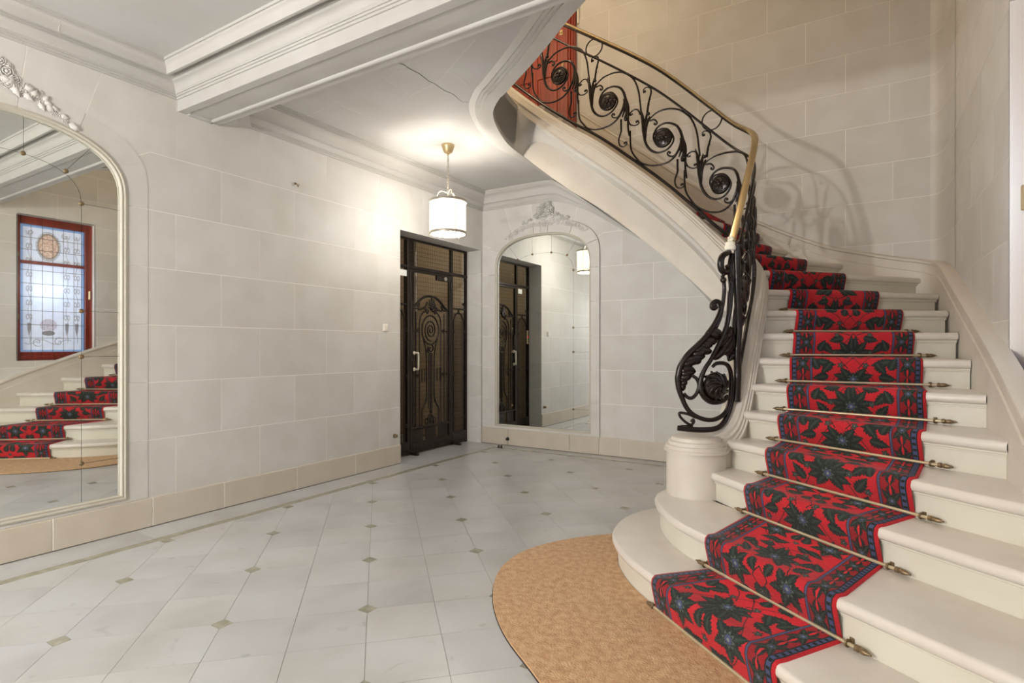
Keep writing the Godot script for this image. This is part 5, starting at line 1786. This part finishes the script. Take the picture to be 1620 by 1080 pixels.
# ------------------------------------------------------------------ stair carpet
func carpet_image() -> Image:
	var w := 420
	var h := 520
	var k := w / 0.75                     # pixels for a metre
	var im := Image.create(w, h, false, Image.FORMAT_RGB8)
	var red := c8(186, 30, 38)
	var dark := c8(24, 29, 26)
	var green := c8(44, 57, 47)
	var blue := c8(64, 72, 104)
	var pale := c8(118, 124, 122)
	var n := FastNoiseLite.new()
	n.seed = 4
	n.frequency = 0.05
	for y in h:
		for x in w:
			var u := absf(x / float(w) - 0.5) * 0.75
			var v := y / float(h) * 0.93
			var c := red.lerp(c8(170, 24, 34), clampf(n.get_noise_2d(x * 0.7, y * 5.0) + 0.5, 0, 1))
			if u > 0.36: pass
			elif u > 0.33:
				c = blue
				if fposmod(v, 0.03) < 0.012 and absf(u - 0.345) < 0.008: c = dark
				if u > 0.354 or u < 0.334: c = dark
			elif u > 0.25: c = c.darkened(0.25)
			elif u > 0.234: c = blue if u > 0.239 and u < 0.247 else dark.lerp(red, 0.3)
			im.set_pixel(x, y, c)
	# one leaf: foot, direction, length, half width, teeth; painted on both halves and round the repeat
	var leaf := func(px: float, py: float, ang: float, len_: float, wid: float, teeth: float, c1: Color, c2: Color) -> void:
		var r := int((len_ + wid) * k) + 3
		for sx in [1.0, -1.0]:
			var cx: float = w / 2.0 + sx * px * k
			var cy := py * k
			var d := Vector2(cos(ang) * sx, sin(ang))
			for yy in range(int(cy) - r, int(cy) + r + 1):
				for xx in range(maxi(0, int(cx) - r), mini(w, int(cx) + r + 1)):
					var q := Vector2(xx - cx, yy - cy) / k
					var a := q.dot(d) / len_
					if a <= 0.0 or a >= 1.0: continue
					var b := absf(q.x * d.y - q.y * d.x)
					var lim := wid * sin(PI * pow(a, 0.7)) * (1.0 + 0.4 * (fposmod(a * teeth, 1.0) - 0.6)) + 0.0015
					if b < lim: im.set_pixel(xx, posmod(yy, h), c2 if b < lim * 0.28 else c1.lerp(green, clampf(n.get_noise_2d(xx * 3.0, yy * 3.0) + 0.2, 0, 1)))
	var flower := func(px: float, py: float, size: float, petals: int, core: Color) -> void:
		var r := int(size * 1.3 * k) + 2
		for sx in ([1.0, -1.0] if px > 0.0 else [1.0]):
			var cx: float = w / 2.0 + sx * px * k
			for yy in range(-r, r + 1):
				for xx in range(-r, r + 1):
					var q := Vector2(xx, yy) / k / size
					var l := q.length()
					var lobe := 0.82 + 0.22 * cos(q.angle() * petals)
					if l > lobe: continue
					var X := int(cx) + xx
					if X < 0 or X >= w: continue
					var c := dark
					if l < lobe * 0.84: c = green
					if l < lobe * 0.66: c = pale.lerp(green, 0.4)
					if l < lobe * 0.52: c = dark
					if l < 0.4: c = core
					if l < 0.16: c = pale
					im.set_pixel(X, posmod(int(py * k) + yy, h), c)
	var stem := func(pts: Array, wid: float) -> void:
		var path := smooth(pts, 14)
		for p in path:
			for sx in [1.0, -1.0]:
				var r := int(ceil(wid * k))
				for yy in range(-r, r + 1):
					for xx in range(-r, r + 1):
						if Vector2(xx, yy).length() > wid * k: continue
						var X := int(w / 2.0 + sx * p.x * k) + xx
						if X >= 0 and X < w: im.set_pixel(X, posmod(int(p.y * k) + yy, h), dark)
	stem.call([Vector2(0.0, 0.02), Vector2(0.06, 0.1), Vector2(0.1, 0.2), Vector2(0.15, 0.28), Vector2(0.2, 0.36), Vector2(0.17, 0.45), Vector2(0.09, 0.5), Vector2(0.03, 0.57)], 0.0035)
	stem.call([Vector2(0.0, 0.5), Vector2(0.07, 0.58), Vector2(0.13, 0.67), Vector2(0.2, 0.76), Vector2(0.18, 0.86), Vector2(0.1, 0.93), Vector2(0.02, 0.96)], 0.0035)
	stem.call([Vector2(0.0, 0.29), Vector2(0.04, 0.34), Vector2(0.0, 0.4), Vector2(0.04, 0.46), Vector2(0.0, 0.5)], 0.0028)
	for i in 5:                            # two fans of leaves on the middle line
		leaf.call(0.012, 0.17, -PI / 2 + i * 0.62, 0.135 - 0.01 * i, 0.027, 7.0, dark, green)
		leaf.call(0.012, 0.64, PI / 2 - i * 0.62, 0.135 - 0.01 * i, 0.027, 7.0, dark, green)
	flower.call(0.0, 0.17, 0.042, 7, blue)
	flower.call(0.0, 0.64, 0.042, 8, blue)
	for q in [[0.15, 0.33, 0.9], [0.15, 0.79, -0.5]]:     # side flowers in sprays of leaves
		for i in 6: leaf.call(q[0], q[1], q[2] + i * TAU / 6.0, 0.098, 0.027, 6.0, dark, green)
		flower.call(q[0], q[1], 0.047, 8, blue)
	for q in [[0.2, 0.08, 2.4, 0.1], [0.21, 0.14, -2.0, 0.075], [0.22, 0.52, 2.9, 0.11], [0.2, 0.58, -1.2, 0.08], [0.08, 0.42, 0.5, 0.09], [0.09, 0.46, -0.4, 0.08], [0.08, 0.89, 0.4, 0.09], [0.1, 0.93, -2.6, 0.08], [0.06, 0.26, 2.0, 0.06], [0.06, 0.74, -2.0, 0.07], [0.13, 0.23, -0.9, 0.09], [0.06, 0.05, 0.2, 0.08], [0.12, 0.53, 0.9, 0.09], [0.03, 0.37, 1.9, 0.07], [0.03, 0.83, -1.6, 0.08], [0.14, 0.62, 0.2, 0.085], [0.05, 0.5, -1.9, 0.06]]:
		leaf.call(q[0], q[1], q[2], q[3] * 1.15, 0.027, 6.0, dark, green)
	for q in [[0.0, 0.4], [0.1, 0.03], [0.19, 0.22], [0.07, 0.55], [0.21, 0.68], [0.0, 0.86], [0.11, 0.15]]: flower.call(q[0], q[1], 0.019, 5, green)
	for i in 6:                            # border: a flower and two pairs of leaves in each length
		var y := (i + 0.5) * 0.155
		for s in [-1.0, 1.0]:
			leaf.call(0.292, y, s * 0.9, 0.062, 0.014, 5.0, dark, green)
			leaf.call(0.292, y, PI - s * 0.9, 0.062, 0.014, 5.0, dark, green)
			leaf.call(0.292, y + s * 0.03, s * PI / 2, 0.05, 0.02, 5.0, dark, red)
		flower.call(0.292, y, 0.024, 8, blue)
	return im
func on_nose(n: int, px: float) -> Vector2:
	var pts := even(nose[n], 200)
	var best: Vector2 = pts[0]
	var err := 1e9
	for p in pts:
		var q := px_of(Vector3(p.x, RISE * n, p.y))
		if n < 3 and p.y < 2.9: continue
		if absf(q.x - px) < err:
			err = absf(q.x - px)
			best = p
	return best
func build_carpet() -> void:
	var pxs := {1: [1031.5, 1228.5], 2: [1116, 1321.8], 3: [1176.7, 1389.2], 4: [1210.4, 1440], 5: [1229, 1458], 6: [1243, 1465], 7: [1249, 1461], 8: [1255, 1448], 9: [1259.3, 1429.6], 10: [1250, 1391], 11: [1218.9, 1337.4], 12: [0, 1277], 13: [0, 1220.4]}
	var Ls := {}
	var Rs := {}
	var Nb := {}
	for n in range(1, 17):
		if n <= 13:
			Rs[n] = on_nose(n, pxs[n][1])
			var a: Vector2 = nose[n][0]
			Ls[n] = on_nose(n, pxs[n][0]) if n < 12 else Rs[n] + (a - Rs[n]).normalized() * 0.73
		else:
			var d: Vector2 = (nose[n][1] - nose[n][0]).normalized()
			Ls[n] = nose[n][0] + d * 0.25
			Rs[n] = Ls[n] + d * 0.73
		var tan: Vector2 = (Rs[n] - Ls[n]).normalized()
		Nb[n] = Vector2(tan.y, -tan.x)
	# rows from the floor up the flight: [left, right, height, lift direction]
	var rows := []
	var uvs := []
	var dist := 0.0
	var cols := [0.0, 0.008, 0.1, 0.25, 0.4, 0.5, 0.6, 0.75, 0.9, 0.992, 1.0]
	# points of each front edge between the two borders of the carpet
	var edge := {}
	for n in range(1, 17):
		var pts := even(nose[n], 400)
		var i0 := 0
		var i1 := 0
		for i in pts.size():
			if pts[i].distance_to(Ls[n]) < pts[i0].distance_to(Ls[n]): i0 = i
			if pts[i].distance_to(Rs[n]) < pts[i1].distance_to(Rs[n]): i1 = i
		edge[n] = []
		for k in cols.size():
			var f := lerpf(i0, i1, cols[k])
			var p: Vector2 = pts[int(f)].lerp(pts[mini(int(f) + 1, pts.size() - 1)], f - int(f))
			if k == 0: p = Ls[n]
			if k == cols.size() - 1: p = Rs[n]
			edge[n].append(p)
	var add := func(n: int, back: float, y: float, lift: Vector3) -> void:
		var r := PackedVector3Array()
		var uv := PackedVector2Array()
		for k in cols.size():
			var p: Vector2 = edge[n][k] + Nb[n] * back
			var q := Vector3(p.x, y, p.y) + lift * (0.009 if k > 0 and k < cols.size() - 1 else -0.002)
			r.append(q)
		rows.append(r)
		uvs.append(uv)
	for n in range(1, 16):
		var y := RISE * n
		var nb: Vector2 = Nb[n]
		var fwd := Vector3(-nb.x, 0, -nb.y)
		add.call(n, 0.029, y - RISE + (0.004 if n == 1 else 0.012), fwd)
		add.call(n, 0.004, y - 0.055, fwd)
		add.call(n, 0.0, y - 0.028, fwd)
		add.call(n, 0.002, y - 0.012, (fwd + Vector3.UP).normalized())
		add.call(n, 0.014, y, (fwd * 0.3 + Vector3.UP).normalized())
		add.call(n, 0.05, y, Vector3.UP)
		add.call(n + 1, 0.026, y, Vector3.UP)
	dist = 0.0
	for i in rows.size():
		if i > 0: dist += rows[i][5].distance_to(rows[i - 1][5])
		var uv := PackedVector2Array()
		for k in cols.size(): uv.append(Vector2(cols[k], -dist / 0.93))
		uvs[i] = uv
	var st := tool()
	loft(st, rows, false, false, PackedInt32Array(), uvs)
	var m := plain(Color.WHITE, 0.95)
	m.albedo_texture = tex(carpet_image())
	m.rim_enabled = true
	m.rim = 0.12
	m.normal_enabled = true
	m.normal_texture = tex(normal_image(77, 0.25, 256, 2.0, 2))
	m.normal_scale = 0.35
	M.carpet = m
	meta(part("stair_carpet", st, m, self), "red patterned stair runner with dark green flowers and blue borders", "carpet")
	# brass rods that hold it
	var words := ["first", "second", "third", "fourth", "fifth", "sixth", "seventh", "eighth", "ninth", "tenth", "eleventh"]
	for n in range(1, 11):
		var nb: Vector2 = Nb[n]
		var tan: Vector2 = (Rs[n] - Ls[n]).normalized()
		var a: Vector2 = Ls[n] + nb * 0.012 - tan * (0.03 if n == 1 else 0.045)
		var b: Vector2 = Rs[n] + nb * 0.012 + tan * (0.03 if n == 1 else 0.085)
		var y := RISE * (n - 1) + 0.02
		var A := Vector3(a.x, y, a.y)
		var B := Vector3(b.x, y, b.y)
		var dir := (B - A).normalized()
		var t := thing("stair_rod", "brass stair rod across the red carpet at the %s riser up from the floor" % words[n - 1], "stair rod", "brass stair rods")
		st = tool()
		tube(st, [A, B], 0.0075, 8)
		part("bar", st, M.rod, t)
		for s in [0, 1]:
			st = tool()
			var d := -dir if s == 0 else dir
			var o := A if s == 0 else B
			var side := d.cross(Vector3.UP).normalized()
			lathe(st, PackedVector2Array([Vector2(0.0075, -0.02), Vector2(0.012, -0.018), Vector2(0.012, -0.006), Vector2(0.008, -0.003), Vector2(0.011, 0.006), Vector2(0.011, 0.016), Vector2(0.006, 0.03), Vector2(0.003, 0.036), Vector2(0.004, 0.04), Vector2(0.0, 0.044)]), Transform3D(Basis(side, d, side.cross(d)), o), 12)
			part("finial", st, M.old_brass, t)
			st = tool()
			var ec := o - d * (0.022 if s == 0 else 0.05)
			tube(st, ring(ec, Vector3.UP, side, 0.012, 12), 0.004, 6, true)
			var foot := Vector3(nb.x, 0, nb.y) * 0.022
			bevel_box(st, ec + foot - Vector3(0.008, 0.016, 0.008), ec + foot + Vector3(0.008, 0.016, 0.008), 0.002)
			part("eyelet", st, M.old_brass, t)

# ------------------------------------------------------------------ door mat at the foot of the stairs
func build_mat() -> void:
	var out := smooth([Vector2(2.99, 2.42), Vector2(2.87, 2.47), Vector2(2.68, 2.65), Vector2(2.53, 2.87), Vector2(2.452, 3.1), Vector2(2.452, 3.3), Vector2(2.50, 3.48), Vector2(2.59, 3.66), Vector2(2.72, 3.84), Vector2(2.9, 4.02), Vector2(3.175, 4.225), Vector2(3.6, 4.56), Vector2(4.0, 4.87), Vector2(4.35, 5.08), Vector2(4.6, 5.12), Vector2(4.7, 4.95)], 5)
	var poly := PackedVector2Array(out)
	var inner := even(nose[1], 60)
	inner.reverse()
	for i in inner.size():
		var p: Vector2 = inner[i]
		if p.y < 2.5 and p.x > 2.99: continue
		var a: Vector2 = inner[maxi(i - 1, 0)]
		var b: Vector2 = inner[mini(i + 1, inner.size() - 1)]
		var d := (b - a).normalized()
		poly.append(p + Vector2(-d.y, d.x) * 0.03)
	var t := thing("door_mat", "tan plush mat with rounded ends laid round the bottom step", "mat")
	var st := tool()
	var edge := Geometry2D.offset_polygon(poly, 0.003)
	var inside := Geometry2D.offset_polygon(edge[0], -0.003)
	prism(st, inside[0], level(0.0), 0.003, 0.014)
	var n := FastNoiseLite.new()
	var m := mapped(tex(noise_image(61, 0.03, 512, [[0.0, c8(178, 138, 98)], [0.45, c8(203, 162, 120)], [1.0, c8(220, 184, 144)]], 6)), 1.3, c8(238, 236, 232), 0.95, Vector3(0.1, 0, 0.3), tex(normal_image(62, 0.12, 512, 3.0, 4)), 0.8)
	m.rim_enabled = true
	m.rim = 0.15
	part("pile", st, m, t)
	st = tool()
	prism(st, edge[0], level(0.0), 0.0005, 0.005)
	part("backing", st, M.rubber, t)

# ------------------------------------------------------------------ lanterns
func build_lantern(at: Vector3, drop: float, energy: float, label: String, tint := Color(1.0, 0.98, 0.95)) -> void:
	var t := thing("drum_lantern", label, "lantern", "drum lanterns on chains")
	t.position = at
	var R := 0.178
	var top := -drop
	var bot := top - 0.31
	var st := tool()
	lathe(st, PackedVector2Array([Vector2(0.0, 0.0), Vector2(0.062, 0.0), Vector2(0.064, -0.01), Vector2(0.058, -0.03), Vector2(0.045, -0.065), Vector2(0.036, -0.078), Vector2(0.012, -0.083), Vector2(0.011, -0.1), Vector2(0.0, -0.1)]), Transform3D.IDENTITY, 24)
	part("canopy", st, M.brass, t)
	st = tool()
	tube(st, [Vector3(0, -0.09, 0), Vector3(0, -0.13, 0)], 0.006, 8)
	part("stem", st, M.lamp_metal, t)
	var y := -0.135
	var k := 0
	while y > top + 0.1:
		st = tool()
		var link := []
		for i in 12:
			var a := TAU * i / 12
			var q := Vector3(cos(a) * 0.0105, sin(a) * 0.019, 0)
			if k % 2: q = Vector3(0, q.y, q.x)
			link.append(Vector3(0, y - 0.015, 0) + q)
		tube(st, link, 0.0028, 6, true)
		part("chain_link", st, M.lamp_metal, t)
		y -= 0.0285
		k += 1
	st = tool()
	tube(st, [Vector3(0.006, -0.1, 0.004), Vector3(0.008, (top - 0.1) / 2, -0.005), Vector3(0.004, top + 0.05, 0.003)], 0.0025, 5)
	part("cable", st, M.lamp_metal, t)
	st = tool()
	lathe(st, PackedVector2Array([Vector2(0.0, top + 0.1), Vector2(0.008, top + 0.095), Vector2(0.009, top + 0.06), Vector2(0.035, top + 0.045), Vector2(0.037, top + 0.037), Vector2(0.012, top + 0.03), Vector2(0.009, top + 0.0), Vector2(0.0, top - 0.02)]), Transform3D.IDENTITY, 16)
	tube(st, [Vector3(0, top + 0.03, 0), Vector3(0, bot + 0.03, 0)], 0.0055, 8)
	part("hub", st, M.lamp_metal, t)
	for i in 3:
		var a := TAU * i / 3 + 0.5
		var d := Vector3(cos(a), 0, sin(a))
		st = tool()
		tube(st, smooth([Vector3(0, top + 0.085, 0) + d * 0.006, Vector3(0, top + 0.105, 0) + d * 0.045, Vector3(0, top + 0.1, 0) + d * 0.085, Vector3(0, top + 0.06, 0) + d * 0.11, Vector3(0, top + 0.006, 0) + d * 0.125], 4), 0.0045, 6)
		tube(st, [Vector3(0, top + 0.006, 0) + d * 0.125, Vector3(0, top, 0) + d * R], 0.004, 6)
		part("arm", st, M.lamp_metal, t)
		st = tool()
		tube(st, [d * (R + 0.006) + Vector3(0, top + 0.016, 0), d * (R + 0.006) + Vector3(0, bot - 0.012, 0)], 0.0045, 6)
		ball(st, d * (R + 0.006) + Vector3(0, top + 0.022, 0), Vector3.ONE * 0.008, 8, 6)
		ball(st, d * (R + 0.006) + Vector3(0, bot - 0.018, 0), Vector3.ONE * 0.008, 8, 6)
		part("post", st, M.lamp_metal, t)
		# candle with its bulb on a curved arm
		var e := Vector3(cos(a + 0.9), 0, sin(a + 0.9))
		st = tool()
		tube(st, smooth([Vector3(0, bot + 0.07, 0), Vector3(0, bot + 0.03, 0) + e * 0.03, Vector3(0, bot + 0.035, 0) + e * 0.065, Vector3(0, bot + 0.07, 0) + e * 0.075], 4), 0.004, 6)
		lathe(st, PackedVector2Array([Vector2(0.0, 0.0), Vector2(0.02, 0.004), Vector2(0.021, 0.009), Vector2(0.01, 0.01), Vector2(0.009, 0.07), Vector2(0.0, 0.071)]), Transform3D(Basis.IDENTITY, Vector3(0, bot + 0.068, 0) + e * 0.075), 12)
		var candle := part("candle_arm", st, M.cream, t)
		st = tool()
		lathe(st, PackedVector2Array([Vector2(0.007, 0.0), Vector2(0.014, 0.015), Vector2(0.015, 0.028), Vector2(0.008, 0.05), Vector2(0.0, 0.06)]), Transform3D(Basis.IDENTITY, Vector3(0, bot + 0.139, 0) + e * 0.075), 12)
		var bm := plain(c8(255, 240, 214), 0.3)
		bm.emission_enabled = true
		bm.emission = c8(255, 226, 180)
		bm.emission_energy_multiplier = 4.0
		part("bulb", st, bm, candle)
	for q in [["top_ring", top], ["bottom_ring", bot]]:
		st = tool()
		lathe(st, PackedVector2Array([Vector2(R - 0.006, q[1] - 0.012), Vector2(R + 0.006, q[1] - 0.012), Vector2(R + 0.008, q[1]), Vector2(R + 0.006, q[1] + 0.012), Vector2(R - 0.006, q[1] + 0.012), Vector2(R - 0.006, q[1] - 0.012)]), Transform3D.IDENTITY, 40)
		part(q[0], st, M.lamp_metal, t)
	st = tool()
	lathe(st, PackedVector2Array([Vector2(0.012, bot + 0.06), Vector2(0.02, bot + 0.045), Vector2(0.012, bot + 0.03), Vector2(0.006, bot + 0.0), Vector2(0.009, bot - 0.02), Vector2(0.0, bot - 0.034)]), Transform3D.IDENTITY, 12)
	part("finial", st, M.lamp_metal, t)
	st = tool()
	lathe(st, PackedVector2Array([Vector2(R - 0.002, bot + 0.01), Vector2(R - 0.002, top - 0.01)]), Transform3D.IDENTITY, 40)
	var gm := plain(c8(250, 246, 238), 0.5)
	gm.emission_enabled = true
	gm.emission = c8(255, 240, 216)
	gm.emission_energy_multiplier = 1.15
	part("glass_drum", st, gm, t)
	var l := OmniLight3D.new()
	l.name = "lantern_light"
	l.position = Vector3(0, (top + bot) / 2 + 0.02, 0)
	l.light_color = tint
	l.light_energy = energy
	l.light_size = 0.06
	l.omni_range = 14.0
	l.omni_attenuation = 2.0
	l.shadow_enabled = true
	t.add_child(l, true)

# ------------------------------------------------------------------ landing door, small things
func build_upstairs_door() -> void:
	var t := thing("door_1", "", "", "", "structure")
	var z := BZ
	var st := tool()
	for q in [[1.245, 3.68, 1.337, 6.0], [0.25, 3.68, 0.34, 6.0], [0.25, 5.93, 1.337, 6.04]]:
		bevel_box(st, Vector3(q[0], q[1], z), Vector3(q[2], q[3], z + 0.05), 0.008)
	bevel_box(st, Vector3(1.262, 3.68, z), Vector3(1.285, 5.95, z + 0.07), 0.008)
	bevel_box(st, Vector3(1.30, 3.68, z), Vector3(1.318, 5.95, z + 0.062), 0.006)
	part("door_frame", st, M.red_wood, t)
	st = tool()
	bevel_box(st, Vector3(0.34, 3.69, z), Vector3(1.245, 5.93, z + 0.03), 0.004)
	for q in [[1.13, 3.69, 1.24, 5.93], [0.345, 3.69, 0.45, 5.93], [0.74, 3.69, 0.83, 5.93]]:
		bevel_box(st, Vector3(q[0], q[1], z + 0.02), Vector3(q[2], q[3], z + 0.044), 0.006)
	for y in [3.69, 4.5, 5.8]:
		bevel_box(st, Vector3(0.345, y, z + 0.018), Vector3(1.24, y + 0.13, z + 0.043), 0.006)
	part("door_leaf", st, M.red_wood, t)
	for q in [[0.48, 3.86, 0.71, 4.46], [0.86, 3.86, 1.1, 4.46], [0.48, 4.67, 0.71, 5.76], [0.86, 4.67, 1.1, 5.76]]:
		st = tool()
		bevel_box(st, Vector3(q[0], q[1], z + 0.02), Vector3(q[2], q[3], z + 0.04), 0.012)
		part("door_panel", st, M.red_wood, t)
	for q in [[1.155, 4.985, 0.02, 0.03], [1.175, 4.61, 0.016, 0.022], [1.175, 4.44, 0.018, 0.05]]:
		st = tool()
		bevel_box(st, Vector3(q[0] - q[2], q[1] - q[3], z + 0.04), Vector3(q[0] + q[2], q[1] + q[3], z + 0.052), 0.003)
		ball(st, Vector3(q[0], q[1], z + 0.056), Vector3.ONE * 0.011, 10, 8)
		part("lock_plate", st, M.brass, t)
	st = tool()
	bevel_box(st, Vector3(1.345, 5.05, z), Vector3(1.37, 5.6, z + 0.02), 0.004)
	part("door_bell", st, M.switch, t)

func build_small_things() -> void:
	# light switch
	var t := thing("light_switch", "pale square light switch on the stone wall beside the lift door", "switch")
	var st := tool()
	bevel_box(st, Vector3(LX, 1.41, 1.735), Vector3(LX + 0.011, 1.484, 1.803), 0.003)
	part("plate", st, M.switch, t)
	st = tool()
	bevel_box(st, Vector3(LX + 0.008, 1.42, 1.745), Vector3(LX + 0.016, 1.474, 1.793), 0.003)
	part("rocker", st, M.switch, t)
	# hook
	st = tool()
	tube(st, smooth([Vector3(LX - 0.005, 2.672, 2.861), Vector3(LX + 0.015, 2.672, 2.861), Vector3(LX + 0.022, 2.655, 2.856), Vector3(LX + 0.022, 2.645, 2.85), Vector3(LX + 0.022, 2.655, 2.842), Vector3(LX + 0.022, 2.668, 2.842)], 4), 0.0042, 7)
	lathe(st, PackedVector2Array([Vector2(0.0, 0.0), Vector2(0.011, 0.0), Vector2(0.009, 0.005), Vector2(0.0, 0.007)]), Transform3D(Basis(Vector3(0, 0, 1), Vector3(1, 0, 0), Vector3(0, 1, 0)), Vector3(LX, 2.672, 2.861)), 12)
	meta(part("wall_hook", st, M.old_brass, self), "tiny brass hook screwed high into the stone wall", "hook")
	# buffers that stop the doors
	var side := Basis(Vector3(0, 0, 1), Vector3(1, 0, 0), Vector3(0, 1, 0))
	var knob := PackedVector2Array([Vector2(0.0, -0.002), Vector2(0.022, 0.0), Vector2(0.023, 0.006), Vector2(0.015, 0.01), Vector2(0.014, 0.02), Vector2(0.019, 0.026), Vector2(0.016, 0.036), Vector2(0.0, 0.04)])
	st = tool()
	lathe(st, knob, Transform3D(side, Vector3(LX, 0.305, 1.628)), 16)
	meta(part("door_stop", st, M.old_brass, self), "round brass door stop low on the wall at the lift opening", "door stop")
	st = tool()
	lathe(st, knob, Transform3D(Basis(Vector3(1, 0, 0), Vector3(0, 0, 1), Vector3(0, -1, 0)), Vector3(0.387, 0.082, 0.006)), 16)
	meta(part("door_stop", st, M.dark, self), "round dark door stop on the baseboard under the mirror", "door stop")
	st = tool()
	var f := at_y(791, 708, 0.0)
	bevel_box(st, Vector3(f.x - 0.035, 0.0, f.z - 0.012), Vector3(f.x + 0.035, 0.004, f.z + 0.012), 0.001)
	for s in [-1.0, 1.0]: lathe(st, PackedVector2Array([Vector2(0.012, 0.0), Vector2(0.012, 0.022), Vector2(0.009, 0.03), Vector2(0.0, 0.031)]), Transform3D(Basis.IDENTITY, Vector3(f.x + s * 0.02, 0.002, f.z)), 12)
	meta(part("floor_stop", st, M.dark, self), "small dark two pronged door catch fixed to the marble floor", "door stop")
